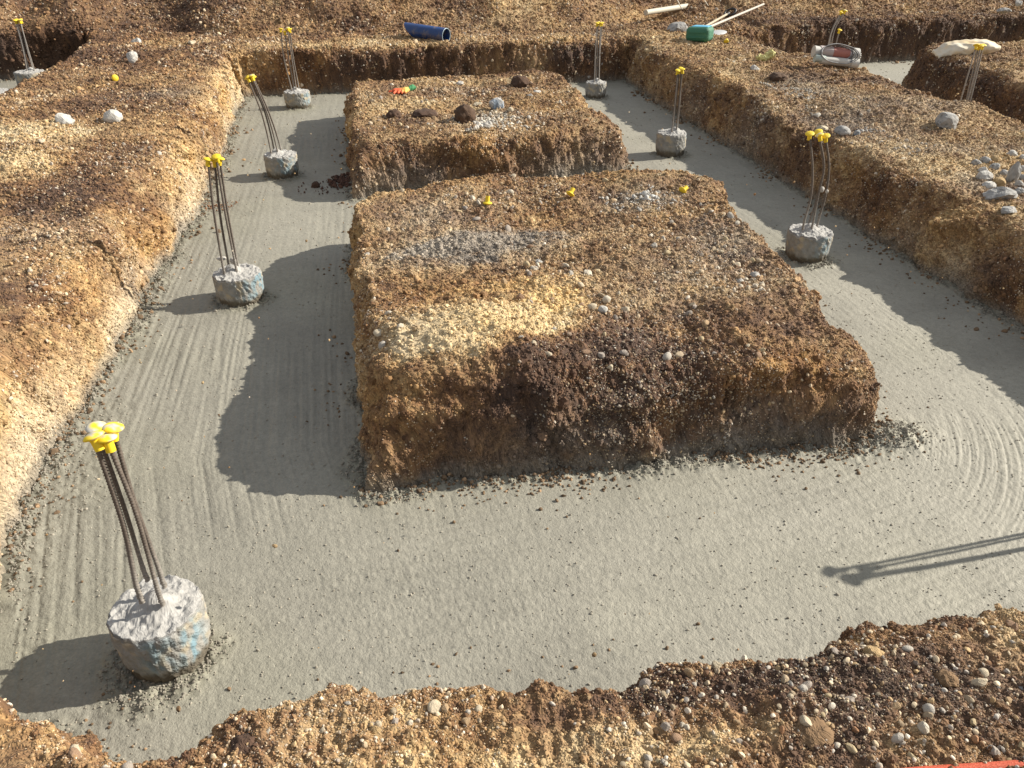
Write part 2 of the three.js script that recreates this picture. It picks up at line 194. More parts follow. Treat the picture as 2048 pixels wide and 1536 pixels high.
// ---------------------------------------------------------------- ground, blocks of earth and the concrete: one survey grid
const NX = 980, zs = []; for (let z = .3; z > -17.5; z -= .0045 + .0021 * Math.abs(z)) zs.push(z);
const NZ = zs.length;
const xAt = (u, z) => { const a = -Math.max(.75, .62 + .345 * -z), b = Math.max(1.6, .95 + .83 * -z), lo = a - 1.7, hi = b + 3.4; return u < .05 ? mix(lo, a, u / .05) : u > .93 ? mix(b, hi, (u - .93) / .07) : mix(a, b, (u - .05) / .88); };
const N = NX * NZ, PX = new Float32Array(N), PY = new Float32Array(N), PZ = new Float32Array(N), ID = new Int8Array(N), DI = new Float32Array(N), CO = new Float32Array(N * 3), FLAT = new Float32Array(N), NU = new Float32Array(N), NV = new Float32Array(N);
for (let j = 0, o = 0; j < NZ; j++) for (let i = 0; i < NX; i++, o++) {
  const z = zs[j], x = xAt(i / (NX - 1), z); plan(x, z);
  const { d, nx, nz, kind, id, tx } = D; ID[o] = d > -.07 ? id : -1; DI[o] = d;
  if (d <= -.07) { PX[o] = x; PZ[o] = z; continue; }
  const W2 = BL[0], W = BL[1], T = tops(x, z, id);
  let y, dd, wall;
  if (d < 0) { y = d * 2.2; dd = d; wall = 1; }
  else if (d < W) {
    const s = d / W, e = 2.5 + .8 * noise(x * 1.7, 31, z * 1.7); y = T * (1 - Math.pow(1 - s, e)); dd = W2 * s * s; wall = 1 - smooth(.45, .92, s);
    const k = Math.sin(Math.PI * Math.min(1, s * 1.15)), gouge = noise(x * 2.4, y * 1.2, z * 2.4) * .085 + noise(x * 6.5, y * 2.4, z * 6.5) * .045 + .035 * noise(x * 6, y * 6, z * 6) + .04 * (.5 - Math.abs(noise(x * 11, y * 9, z * 11)));
    dd += k * gouge; y += .035 * k * noise(x * 5, y * 9, z * 5);
  } else { dd = d - (W - W2) * Math.exp(-(d - W) / .35); y = T; wall = 0; }
  const m = dd - d, px = x + nx * m, pz = z + nz * m, rough = smooth(-.02, .12, d);
  const far = clamp(-z / 9), lump = .016 * noise(px * 9, y * 9, pz * 9) + .018 * Math.abs(noise(px * 19, y * 19, pz * 19)) + (.0085 + .005 * far) * noise(px * 46, y * 46, pz * 46);
  const ly = mix(.45, 1, 1 - wall), lh = wall * lump * 1.35;
  PX[o] = px - nx * lh; PZ[o] = pz - nz * lh; PY[o] = y + rough * lump * ly; FLAT[o] = wall; NU[o] = Math.abs(nx); NV[o] = Math.abs(nz);
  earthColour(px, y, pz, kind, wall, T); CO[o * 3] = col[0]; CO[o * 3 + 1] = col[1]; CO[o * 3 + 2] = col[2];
}
function collect(keep, position, colour, uv) {
  const map = new Int32Array(N).fill(-1), P = [], K = [], U = [], I = [];
  const use = o => { if (map[o] < 0) { map[o] = P.length / 3; position(o, P); colour(o, K); U.push(P[P.length - 3] + NU[o] * P[P.length - 2], P[P.length - 1] + NV[o] * P[P.length - 2]); } return map[o]; };
  for (let j = 0; j < NZ - 1; j++) for (let i = 0; i < NX - 1; i++) {
    const a = j * NX + i, b = a + 1, c = a + NX, d = c + 1; if (!keep(a, b, c, d)) continue;
    const A = use(a), B = use(b), E = use(c), F = use(d); I.push(A, B, E, B, F, E);
  }
  const g = new THREE.BufferGeometry();
  g.setAttribute('position', new THREE.Float32BufferAttribute(P, 3)); g.setAttribute('color', new THREE.Float32BufferAttribute(K, 3)); g.setAttribute('uv', new THREE.Float32BufferAttribute(U, 2)); g.setIndex(I); g.computeVertexNormals(); return g;
}
const pushP = (o, P) => P.push(PX[o], PY[o], PZ[o]), pushC = (o, K) => K.push(CO[o * 3], CO[o * 3 + 1], CO[o * 3 + 2]);
const earthOf = id => collect((a, b, c, d) => ID[a] === id && ID[b] === id && ID[c] === id && ID[d] === id, pushP, pushC);
let groundGeo = earthOf(0);
{ // the land beyond the survey, out to the horizon
  const s = new THREE.Shape([[-90, -90], [90, -90], [90, 90], [-90, 90]].map(p => new THREE.Vector2(...p)));
  const zn = -zs[0], zf = -zs[NZ - 1]; s.holes.push(new THREE.Path([[xAt(0, -zf) + .05, zf - .05], [xAt(1, -zf) - .05, zf - .05], [xAt(1, -zn) - .05, zn + .05], [xAt(0, -zn) + .05, zn + .05]].map(p => new THREE.Vector2(...p))));
  const g = new THREE.ShapeGeometry(s); g.rotateX(-Math.PI / 2); g.translate(0, .36, 0);
  const n = g.attributes.position.count, k = new Float32Array(n * 3); for (let i = 0; i < n; i++) k.set([.2, .12, .06], i * 3); g.setAttribute('color', new THREE.BufferAttribute(k, 3));
  groundGeo = mergeGeometries([groundGeo, g]);
}
const ground = struct(mesh('ground', groundGeo, earthMat));
const block1 = struct(mesh('earth_mound', earthOf(1), earthMat)), block2 = struct(mesh('earth_mound', earthOf(2), earthMat));

const bases = [[-.81, -1.88], [-.86, -4.72], [-.75, -7.47], [-.75, -10.53], [3.15, -10.42], [3.1, -7.49], [3.05, -4.69], [3.1, -1.9]];
const SX = new Float32Array(N), roughAt = new Float32Array(N);
function concreteAt(x, z, d) {                                        // [height, roughness of the surface 0..1]
  // strokes of the float: along the trenches, turning round the corners
  const front = smooth(-2.75, -2.2, z), left = 1 - smooth(-.35, .15, x), right = smooth(2.0, 2.6, x);
  const ax = x + .05 * noise(x * .7, 1, z * .4) + (z + 3) * (z > -3 ? -.22 * left : 0), az = z + .1 * noise(x * .5, 2, z * .5) + .1 * x + .05 * (x - .8) * (x - .8);
  const corner = Math.hypot(x - 1.6, (z + 3.1) * 1.0);
  let w = clamp(1 - front + left * front * smooth(-.75, -1.0, x));
  const gr = n => .35 - Math.pow(1 - Math.min(1, Math.abs(n)), 5);
  const across = gr(noise(ax * 17, 3, z * .5)) + .5 * gr(noise(ax * 34, 5, z * .9)) + .35 * noise(ax * 60, 5, z * 1.1), along = gr(noise(x * .5, 6, az * 15)) + .5 * gr(noise(x * .9, 7, az * 30)) + .35 * noise(x * 1.1, 7, az * 55), arc = .5 * gr(noise(corner * 18, 8, Math.atan2(z + 3.1, x - 1.6) * 1.2)) + .6 * gr(noise(corner * 38, 8, Math.atan2(z + 3.1, x - 1.6) * 2)) + .3 * noise(corner * 60, 8, 3);
  let g = mix(along, across, w); const cr = right * smooth(-3.1, -2.4, z); g = mix(g, arc, cr);
  const amt = clamp(.6 + .9 * noise(x * 1.1 + 3, 9, z * .9)) * mix(.5, 1, Math.max(w * left, cr, smooth(.6, -.2, x) * front)) * (x > 1 && z < -2.7 ? .5 : 1) + .75 * Math.exp(-((x + .05) ** 2 / .4 + (z + 2.02) ** 2 / .1)) + .4 * Math.exp(-((x - 2.1) ** 2 / .5 + (z + 2.1) ** 2 / .12));
  let h = .004 * noise(x * 2, 11, z * 2) + amt * .0058 * g;
  const st = noise(x * 70, 12, z * 70); h += .0011 * st * (.5 + amt) + .0014 * noise(x * 30, 13, z * 30);
  let edge = smooth((x < -1 ? -.16 : -.11) - .12 * noise(x * 2.6, 15, z * 2.6), -.01, d);
  for (const b of bases) { const r = Math.hypot(x - b[0], z - b[1]) - .16; if (r < .12) edge = Math.max(edge, smooth(.09, -.01, r + .05 * noise(x * 7, 3, z * 7)) * .8); }
  const c = Math.exp(-((x - 2.3) ** 2 / .03 + (z + 2.56) ** 2 / .012)); edge = Math.max(edge, clamp(c * 1.3)); h += .035 * c;
  if (z > -3.6 && x < -1.15) edge = Math.max(edge, .3 * smooth(-1.15, -1.4, x + .15 * noise(x * 3, 4, z * 3)));
  h += edge * (.012 + .018 * noise(x * 21, 16, z * 21) + .012 * noise(x * 48, 17, z * 48));
  return [h, edge];
}
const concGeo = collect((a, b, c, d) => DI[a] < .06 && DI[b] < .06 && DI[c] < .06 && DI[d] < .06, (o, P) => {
  const j = Math.floor(o / NX), i = o - j * NX, z = zs[j], x = xAt(i / (NX - 1), z), [h, e] = concreteAt(x, z, DI[o]); roughAt[o] = e; SX[o] = h; P.push(x, h, z);
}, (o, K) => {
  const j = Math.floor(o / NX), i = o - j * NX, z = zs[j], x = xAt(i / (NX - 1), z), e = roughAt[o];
  const t = 1 + .16 * fbm(x * .8, 41, z * .8, 3) + .07 * noise(x * 6, 42, z * 6) + 6 * SX[o] + .06 * smooth(0, 3, x) - .1 * smooth(.2, -1.3, x);  // light and sheen painted in: paler to the right, darker to the left
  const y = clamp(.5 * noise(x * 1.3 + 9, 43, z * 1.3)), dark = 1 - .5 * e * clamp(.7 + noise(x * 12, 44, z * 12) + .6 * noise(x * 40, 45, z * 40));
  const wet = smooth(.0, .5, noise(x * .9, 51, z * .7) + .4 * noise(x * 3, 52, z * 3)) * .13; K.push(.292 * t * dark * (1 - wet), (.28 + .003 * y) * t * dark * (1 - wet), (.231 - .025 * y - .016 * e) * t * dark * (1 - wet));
});
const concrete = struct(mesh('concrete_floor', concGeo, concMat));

// ---------------------------------------------------------------- stones
function stoneGeometry(seed, detail, cuts, round, deep = .5) {                   // a convex broken or rolled stone of about radius 1
  const r = rng(seed), g0 = new THREE.IcosahedronGeometry(1, detail); g0.deleteAttribute('uv'); g0.deleteAttribute('normal'); const g = mergeVertices(g0, 1e-4), p = g.attributes.position, v = new THREE.Vector3(), planes = [];
  for (let i = 0; i < cuts; i++) planes.push([new THREE.Vector3(r() - .5, r() - .5, r() - .5)  .normalize(), mix(.98, deep, r())]);
  const ox = r() * 50;
  for (let i = 0; i < p.count; i++) {
    v.fromBufferAttribute(p, i).normalize(); let m = 1;
    for (const [n, d] of planes) { const c = n.dot(v); if (c > .05) m = Math.min(m, d / c); }
    m = mix(m, 1, round) + .09 * noise(v.x * 2 + ox, v.y * 2, v.z * 2) + (detail > 2 ? .05 * noise(v.x * 6 + ox, v.y * 6, v.z * 6) + .025 * noise(v.x * 15, v.y * 15 + ox, v.z * 15) : 0);
    p.setXYZ(i, v.x * m, v.y * m, v.z * m);
  }
  g.computeVertexNormals();
  const n = p.count, u = new Float32Array(n * 2); for (let i = 0; i < n; i++) { u[i * 2] = p.getX(i) * .1 + p.getY(i) * .07; u[i * 2 + 1] = p.getZ(i) * .1 + p.getY(i) * .05; } g.setAttribute('uv', new THREE.BufferAttribute(u, 2));
  return round < .5 ? toCreasedNormals(g, .42) : g;
}
const pebbleA = stoneGeometry(3, 1, 9, .05), pebbleB = stoneGeometry(8, 1, 9, .25), clodGeo = stoneGeometry(15, 1, 10, .05), lumpShape = stoneGeometry(33, 2, 9, .3);
{ const p = lumpShape.attributes.position; for (let i = 0; i < p.count; i++) { const x = p.getX(i), y = p.getY(i), z = p.getZ(i), m = 1 + .45 * noise(x * 2.4 + 5, y * 2.4, z * 2.4) + .3 * noise(x * 5 + 9, y * 5, z * 5); p.setXYZ(i, x * m, y * m, z * m); } lumpShape.computeVertexNormals(); }
const stoneShapes = [stoneGeometry(21, 2, 10, .05), stoneGeometry(22, 2, 12, .08), stoneGeometry(23, 2, 8, .35), stoneGeometry(24, 2, 14, 0), stoneGeometry(25, 2, 7, .6)];
const stuffMat = new THREE.MeshStandardMaterial({ color: 0xffffff, roughness: .93 });
const stoneMats = [[.46, .39, .28], [.38, .3, .2], [.39, .36, .31], [.33, .23, .13], [.25, .16, .1], [.5, .45, .36], [.3, .26, .22], [.44, .35, .21]].map(c => new THREE.MeshStandardMaterial({ color: C(...c), roughness: .9, bumpMap: earthBump, bumpScale: .002 }));
const M4 = new THREE.Matrix4(), Q = new THREE.Quaternion(), EU = new THREE.Euler(), V3 = new THREE.Vector3(), S3 = new THREE.Vector3(), CC = new THREE.Color();
function scatter(name, geo, list, parent, flat = .75) {               // list of [x, y, z, size, r, g, b]
  const m = new THREE.InstancedMesh(geo, stuffMat, list.length), r = rng(list.length + 3); m.name = parent === scene ? numbered(name) : name; m.userData.kind = 'stuff'; m.castShadow = m.receiveShadow = true;
  list.forEach((s, i) => { Q.setFromEuler(EU.set(r() * 6.3, r() * 6.3, r() * 6.3)); S3.set(s[3] * (.75 + .6 * r()), s[3] * flat * (.75 + .6 * r()), s[3] * (.75 + .6 * r())); m.setMatrixAt(i, M4.compose(V3.set(s[0], s[1], s[2]), Q, S3)); m.setColorAt(i, CC.setRGB(s[4], s[5], s[6])); });
  parent.add(m); return m;
}
const tint = (r, a) => {                                              // colours of the loose stones: cream, white, tan, rust, grey
  const q = r(), k = .75 + .5 * r(); const c = q < .36 ? [.58, .48, .33] : q < .5 ? [.68, .62, .51] : q < .76 ? [.42, .3, .16] : q < .86 ? [.3, .16, .08] : [.42, .39, .34]; return [c[0] * k, c[1] * k, c[2] * k];
};
const stonyAt = (x, z) => clamp(.38 + 1.5 * noise(x * 1.3, 77, z * 1.3) + .9 * noise(x * 4.3, 78, z * 4.3) + .5 * noise(x * 13, 79, z * 13), .05, 1.3);
{
  const r = rng(99), G = [[], [], []], K = [[], [], []], big = [[], [], []];
  for (let t = 0; t < 1350000; t++) {
    const o = Math.floor(r() * N), id = ID[o]; if (id < 0 || DI[o] < .01) continue;
    const j = Math.floor(o / NX), step = Math.max(.006, .0045 + .0021 * -zs[j]) * .42, o2 = o + NX, o3 = o + 1; if (o2 >= N || ID[o2] !== id || ID[o3] !== id) continue; const f = r() * .9, h = r() * .9, x = PX[o] + f * (PX[o2] - PX[o]) + h * (PX[o3] - PX[o]), z = PZ[o] + f * (PZ[o2] - PZ[o]) + h * (PZ[o3] - PZ[o]), y = PY[o] + f * (PY[o2] - PY[o]) + h * (PY[o3] - PY[o]), w = FLAT[o]; if (Math.hypot(PX[o2] - PX[o], PY[o2] - PY[o], PZ[o2] - PZ[o]) > .12) continue;
    const s = Math.min(.03, step * (.36 + .26 * Math.pow(r() + .012, -.48)));
    if (r() < .3 * stonyAt(x, z) * (1 + .5 * w)) { const c = tint(r); const q = .15 + .55 * r(); G[id].push([x, y + s * .3, z, s, mix(c[0], CO[o * 3] * 1.2, q), mix(c[1], CO[o * 3 + 1] * 1.2, q), mix(c[2], CO[o * 3 + 2] * 1.2, q)]); }
    else if (r() < .62 + .2 * w) { const k = .5 + .9 * r(); K[id].push([x, y + s * .15, z, s * 1.15, CO[o * 3] * k, CO[o * 3 + 1] * k, CO[o * 3 + 2] * k]); }
  }
  for (let t = 0; t < 16000; t++) { const o = Math.floor(r() * N), id = ID[o]; if (id < 0 || DI[o] < .03) continue; const x = PX[o], z = PZ[o]; if (r() > clamp(.1 + 1.6 * noise(x * 1.9, 83, z * 1.9) + noise(x * 6, 84, z * 6))) continue; const s = (.007 + .016 * Math.pow(r(), 3)) * (z > -1.8 ? .55 : 1), k = .55 + .6 * r(); big[id].push([x, PY[o] + s * .2, z, s, CO[o * 3] * k, CO[o * 3 + 1] * k * .95, CO[o * 3 + 2] * k * .92]); }   // lumps of soil
  for (let t = 0; t < 70000; t++) { const o = Math.floor(r() * N), x = PX[o], z = PZ[o]; if (ID[o] !== 0 || z < -1.75 || DI[o] < .02 || r() > smooth(-.2, 1, x) * .45 + .08) continue; const s = .003 + .0065 * Math.pow(r(), 2.5), c = tint(r), q = .45 * r(); G[0].push([x, PY[o] + s * .3, z, s, mix(c[0], CO[o * 3], q), mix(c[1], CO[o * 3 + 1], q), mix(c[2], CO[o * 3 + 2], q)]); }
  for (let id = 0; id < 3; id++) { const p = [ground, block1, block2][id]; scatter('gravel', pebbleA, G[id], p); scatter('soil_crumbs', clodGeo, K[id], p, .8); scatter('soil_lumps', lumpShape, big[id], p, .75); }
  // single stones that can be told apart
  const want = [[ground, 295, 0], [block1, 150, 1], [block2, 50, 2]];
  for (const [p, n, id] of want) for (let k = 0, tries = 0; k < n && tries < 400000; tries++) {
    const o = Math.floor(r() * N); if (ID[o] !== id || DI[o] < .16 || FLAT[o] > .4) continue;
    const x = PX[o], z = PZ[o], near = id ? 1 : (z > -1.6 ? 1 : x > 3 ? .06 : .05) * (z > -1.6 && x < .7 ? .5 : 1); if (z < -12 || z > -.6 || r() > near * stonyAt(x, z) * 1.3) continue;
    const s = (z > -1.7 ? .006 : .009) + .011 * Math.pow(r(), 2.2) + (id ? .002 : 0) + .0008 * -z;
    const m = new THREE.Mesh(stoneShapes[Math.floor(r() * 5)], stoneMats[Math.floor(r() * 8)]); m.name = 'stone'; m.castShadow = m.receiveShadow = true;
    m.position.set(x, PY[o] + s * .05, z); m.rotation.set(r() * 6.3, r() * 6.3, r() * 6.3); m.scale.set(s * (.8 + .7 * r()), s * (.6 + .4 * r()), s * (.8 + .5 * r())); p.add(m); k++;
  }
  // crumbs of concrete on the floor, thick at the wall feet and round the piles
  const SP = []; for (let t = 0; t < 500000 && SP.length < 15000; t++) {   // soil fallen from the walls onto the floor
    const o = Math.floor(r() * N); if (DI[o] > .02 || DI[o] < -.4 || SX[o] === 0) continue; const j = Math.floor(o / NX), i = o - j * NX, z = zs[j], x = xAt(i / (NX - 1), z);
    const q = clamp(.25 + 1.4 * noise(x * 2.2, 91, z * 2.2)) * Math.exp(DI[o] * 17); if (r() > q) continue;
    const s = (.0025 + .0007 * -z) * (.6 + .6 * Math.pow(r() + .02, -.4)), k = .6 + .7 * r(), p = r() < .2 ? 2 : 1; SP.push([x, SX[o] + s * .2, z, s, .15 * k * p, .1 * k * p, .058 * k * p]);
  }
  scatter('fallen_soil', clodGeo, SP, ground, .8);
  const F = []; for (let t = 0; t < 900000 && F.length < 36000; t++) {
    const o = Math.floor(r() * N); if (DI[o] > .03 || SX[o] === 0) continue; const e = roughAt[o]; if (r() > .012 + .75 * e * e) continue;
    const j = Math.floor(o / NX), i = o - j * NX, z = zs[j], x = xAt(i / (NX - 1), z), s = (.0022 + .0011 * -z * .35) * (.6 + .5 * Math.pow(r() + .03, -.35)) * (1 + .25 * e), k = (.82 + .3 * r()) * (1 - .45 * e * r());
    F.push([x, SX[o] + s * .15, z, s, .29 * k, .267 * k, .218 * k]);
  }
  scatter('concrete_crumbs', pebbleB, F, concrete, .7);
}
// ---------------------------------------------------------------- piles with their starter bars
const vcol = (g, fn) => { const p = g.attributes.position, n = g.attributes.normal, k = new Float32Array(p.count * 3); for (let i = 0; i < p.count; i++) k.set(fn(p.getX(i), p.getY(i), p.getZ(i), n ? n.getY(i) : 0, i), i * 3); g.setAttribute('color', new THREE.BufferAttribute(k, 3)); return g; };
const paleMat = new THREE.MeshStandardMaterial({ vertexColors: true, roughness: .95, bumpMap: earthBump, bumpScale: .005 });
const barMat = new THREE.MeshStandardMaterial({ vertexColors: true, roughness: .75, metalness: .25 });
const capMat = mat(C(.76, .55, .025), .6, { bumpMap: earthBump, bumpScale: .0008 }), smearMat = new THREE.MeshStandardMaterial({ vertexColors: true, roughness: .65 });
const capGeo = new THREE.LatheGeometry([[.0095, -.034], [.0132, -.034], [.0132, -.006], [.015, -.002], [.026, .002], [.0285, .005], [.0275, .009], [.021, .0135], [.011, .0165], [0, .0175]].map(p => new THREE.Vector2(...p)), 20);
const smeared = seed => vcol(capGeo.clone(), (x, y, z) => { const s = smooth(.0, .3, noise(x * 40 + seed, y * 40, z * 40) + (seed > 5 ? .35 : 0)) * smooth(-.002, .004, y), k = .9 + .3 * noise(x * 200, y * 200, z * 200 + seed); return [mix(.82, .55 * k, s), mix(.6, .53 * k, s), mix(.02, .47 * k, s)]; });
function pileBody(R, H, seed, blues, mound) {
  const nt = 112, rows = [], g = new THREE.BufferGeometry(), P = [], K = [], U = [], I = [];
  for (let k = 0; k <= 26; k++) rows.push([1, k / 26]); for (let k = 1; k <= 34; k++) rows.push([1 - k / 34, 1]);
  rows.forEach(([rr, s], row) => {
    for (let t = 0; t <= nt; t++) {
      const a = t / nt * 2 * Math.PI, cx = Math.cos(a), sx = Math.sin(a);
      let rad = R * (.84 + .16 * smooth(0, .5, s)) * (1 + .035 * noise(cx * 1.4 + seed, sx * 1.4, s * 1.2) + .018 * noise(cx * 4 + seed, sx * 4, s * 3));
      rad += .007 * noise(cx * 11, s * 9 + seed, sx * 11) + .004 * noise(cx * 26, s * 22 + seed, sx * 26);
      const chip = Math.max(0, noise(cx * 3.2, seed, sx * 3.2) - .1) * .055; if (s > .75) rad -= chip * (s - .75) * 1.6 * R * 2;
      const r = rad * rr * (s > .97 && rr > .97 ? .972 : 1), mx = r * sx, mz = r * cx;
      let y = -.03 + s * (H + .03) - (rr > .8 ? chip * .35 * smooth(.6, 1, s) : 0);
      if (s === 1) { y += .007 * noise(mx * 22 + seed, 1, mz * 22) + .007 * noise(mx * 48, seed, mz * 48) * Math.min(1, rr * 2) + .0025 * noise(mx * 90, seed, mz * 90) * Math.min(1, rr * 2); y += mound[2] * Math.exp(-((mx - mound[0]) ** 2 + (mz - mound[1]) ** 2) / .0028); }
      P.push(mx, y, mz); if (s === 1) U.push(mx, mz + y); else U.push(a * R, y);
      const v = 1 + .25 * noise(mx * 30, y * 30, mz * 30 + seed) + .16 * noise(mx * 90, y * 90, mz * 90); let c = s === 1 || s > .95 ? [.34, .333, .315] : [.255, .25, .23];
      c = c.map(q => q * v);
      if (s < 1) {
        for (const [ba, bw, bs] of blues) { let da = Math.atan2(Math.sin(a - ba), Math.cos(a - ba)) / bw; const w = bs * Math.exp(-da * da) * smooth(.05, .3, noise(sx * 5 + seed, s * 4, cx * 5) + .25) * smooth(.15, .35, s); c = [mix(c[0], .13, w * .7), mix(c[1], .28, w * .7), mix(c[2], .36, w * .7)]; }
        const o = smooth(.1, .4, noise(sx * 3 + seed, s * 5, cx * 3 + 8)) * .5 * smooth(.3, .6, s); c = [mix(c[0], .5, o), mix(c[1], .4, o), mix(c[2], .24, o)];
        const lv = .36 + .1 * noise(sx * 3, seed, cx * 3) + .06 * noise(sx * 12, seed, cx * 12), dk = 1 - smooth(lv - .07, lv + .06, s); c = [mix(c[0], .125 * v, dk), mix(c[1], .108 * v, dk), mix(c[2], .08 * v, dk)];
      }
      K.push(...c);
    }
    if (row) for (let t = 0; t < nt; t++) { const b = row * (nt + 1) + t, a = b - nt - 1; I.push(a, a + 1, b, a + 1, b + 1, b); }
  });
  g.setAttribute('position', new THREE.Float32BufferAttribute(P, 3)); g.setAttribute('color', new THREE.Float32BufferAttribute(K, 3)); g.setAttribute('uv', new THREE.Float32BufferAttribute(U, 2)); g.setIndex(I); g.computeVertexNormals(); return g;
}
function barGeometry(points, fine, pale = 0) {                                  // a ribbed bar along a curve
  const curve = new THREE.CatmullRomCurve3(points), L = curve.getLength(), rad = .0064, pitch = fine ? .0105 : .018, n = Math.round(L / pitch) * (fine ? 3 : 2), fr = curve.computeFrenetFrames(n, false), P = [], I = [], K = [], v = new THREE.Vector3(), ns = 9;
  for (let i = 0; i <= n; i++) {
    const c = curve.getPointAt(i / n), h = i / n * L;
    for (let k = 0; k < ns; k++) {
      const a = k / ns * 2 * Math.PI, rib = Math.abs(Math.sin(a)) > .35 && i % (fine ? 3 : 2) === 0 ? .0022 : 0, cake = h < .14 ? .004 * Math.max(0, noise(h * 60, a, 3) + .35) * (1 - h / .14) : 0;
      v.copy(c).addScaledVector(fr.normals[i], Math.cos(a) * (rad + rib + cake)).addScaledVector(fr.binormals[i], Math.sin(a) * (rad + rib + cake)); P.push(v.x, v.y, v.z);
      const m = clamp((1 - smooth(.03, .3, h)) * .85 + .25 * noise(h * 25, a, points[0].x * 9) + (rib ? .16 : -.1)), q = .85 + .4 * noise(h * 90, a * 2, 5); const d = [mix(.15, .34, pale), mix(.122, .31, pale), mix(.1, .28, pale)]; K.push(mix(d[0], .36, m) * q, mix(d[1], .335, m) * q, mix(d[2], .3, m) * q);
      if (i) { const b = i * ns + k, b2 = i * ns + (k + 1) % ns, a1 = b - ns, a2 = b2 - ns; I.push(a1, b, a2, a2, b, b2); }
    }
  }
  const g = new THREE.BufferGeometry(); g.setAttribute('position', new THREE.Float32BufferAttribute(P, 3)); g.setAttribute('color', new THREE.Float32BufferAttribute(K, 3)); g.setIndex(I); g.computeVertexNormals();
  const end = curve.getPointAt(1), dir = curve.getTangentAt(1); return { g, end, dir };
}
const UP = new THREE.Vector3(0, 1, 0), smears = [smeared(2), smeared(9), smeared(4)];
function makePile(label, x, z, R, H, seed, blues, bars, { smear = [], fine = false, pale = 0, sink = 0, cap = 1 } = {}) {
  const g = thing('concrete_pile', label, 'concrete pile', new THREE.Vector3(x, 0, z), 'pile heads with capped starter bars');
  const lines = bars.map((b, i) => {
    const zo = [.045, -.045, .035, -.04][i % 4], zt = [.02, -.022, .016, -.018][i % 4];
    return b.map((q, k) => q.length === 3 ? new THREE.Vector3(...q) : onPlaneZ(q[0], q[1], z + mix(zo, zt, k / (b.length - 1))).sub(g.position));
  });
  let mx = 0, mz = 0; for (const l of lines) { const a = l[0], b = l[1]; if (sink) l.unshift(a.clone().addScaledVector(b.clone().sub(a), (H - .03 - a.y) / (b.y - a.y))); else l.unshift(a.clone().add(new THREE.Vector3(0, -.07, 0))); mx += a.x / lines.length; mz += a.z / lines.length; }
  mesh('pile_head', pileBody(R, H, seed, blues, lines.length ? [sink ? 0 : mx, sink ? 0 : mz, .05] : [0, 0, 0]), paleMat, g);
  lines.forEach((l, i) => {
    const { g: bg, end, dir } = barGeometry(l, fine, pale), bar = mesh('rebar', bg, barMat, g), c = mesh('rebar_cap', smear[i] !== undefined ? smears[smear[i]] : (i + seed) % 3 === 0 ? smears[2] : capGeo, smear[i] !== undefined || (i + seed) % 3 === 0 ? smearMat : capMat, bar);
    c.position.copy(end).addScaledVector(dir, .026); c.quaternion.setFromUnitVectors(UP, dir.clone().add(new THREE.Vector3((R0() - .5) * .6, 0, (R0() - .5) * .6)).normalize()); c.scale.setScalar(cap * (.96 + .08 * R0()));
  });
  return g;
}
makePile('nearest pile head at lower left with blue paint traces and four ribbed bars leaning left', -.79, -1.9, .14, .225, 3, [[.9, .35, .9], [.1, .35, .6]], [[[273, 1172], [247, 1053], [194, 893]], [[284, 1128], [250, 1020], [199, 874]], [[315, 1178], [270, 1020], [221, 896]], [[319, 1142], [268, 1000], [231, 874]]], { smear: { 1: 1, 2: 0, 3: 2 }, fine: true });
makePile('pile head with pale blue side, second from the camera in the left trench', -.85, -4.72, .145, .19, 8, [[1.2, .6, 1], [.3, .3, .5]], [[[446, 533], [426, 412], [417, 330]], [[458, 533], [440, 429], [430, 331]], [[470, 525], [451, 429], [434, 324]], [[476, 533], [455, 422], [441, 328]]], { fine: true });
makePile('pile head left of the dark crumbs in the left trench, bars bent strongly left', -.755, -7.47, .148, .21, 13, [[.3, .5, .7], [1.2, .3, .6]], [[[542, 303], [523, 226], [498, 163]], [[549, 304], [529, 223], [501, 160]], [[554, 298], [534, 226], [506, 159]], [[561, 296], [536, 220], [509, 161]]]);
makePile('pile head in the far left corner of the main trench, before the dark back bank', -.745, -10.53, .16, .2, 19, [[.9, .4, .7]], [[[583, 178], [567, 113], [562, 64]], [[588, 176], [575, 103], [570, 69]], [[592, 174], [581, 99], [576, 62]], [[597, 173], [586, 113], [580, 64]]], { pale: .3 });
makePile('narrow smooth pile head in the far right corner of the main trench, bars upright', 3.14, -10.42, .137, .2, 23, [], [[[1189, 157], [1191, 100], [1194, 52]], [[1193, 155], [1195, 100], [1196, 50]], [[1198, 157], [1199, 100], [1201, 52]], [[1198, 159], [1200, 103], [1204, 51]]], { pale: .8 });
makePile('rounded pile head in the right trench beside the gap between the two earth blocks', 3.08, -7.49, .148, .23, 29, [[1.2, .4, .5]], [[[1345, 253], [1350, 200], [1355, 148]], [[1347, 255], [1352, 200], [1358, 146]], [[1353, 260], [1359, 200], [1364, 146]], [[1354, 261], [1360, 202], [1362, 144]]]);
makePile('wide pile head in the shaded right trench, its bars bent in a bow', 3.04, -4.69, .15, .205, 31, [[.35, .5, .6]], [[[1609, 441], [1622, 392], [1625, 338], [1620, 277]], [[1617, 451], [1639, 381], [1647, 338], [1638, 272]], [[1626, 445], [1637, 388], [1648, 334], [1640, 279]], [[1634, 451], [1652, 386], [1658, 334], [1652, 281]]], { fine: true });
makePile('pale pile head in the far left trench, bars leaning left against the brown slope', -4.43, -12.4, .185, .25, 37, [], [[[55, 144], [45, 94], [32, 46]], [[58, 141], [47, 94], [35, 45]], [[69, 141], [53, 88], [41, 46]], [[67, 142], [52, 90], [42, 45]]], { cap: 1.1, pale: 1 });
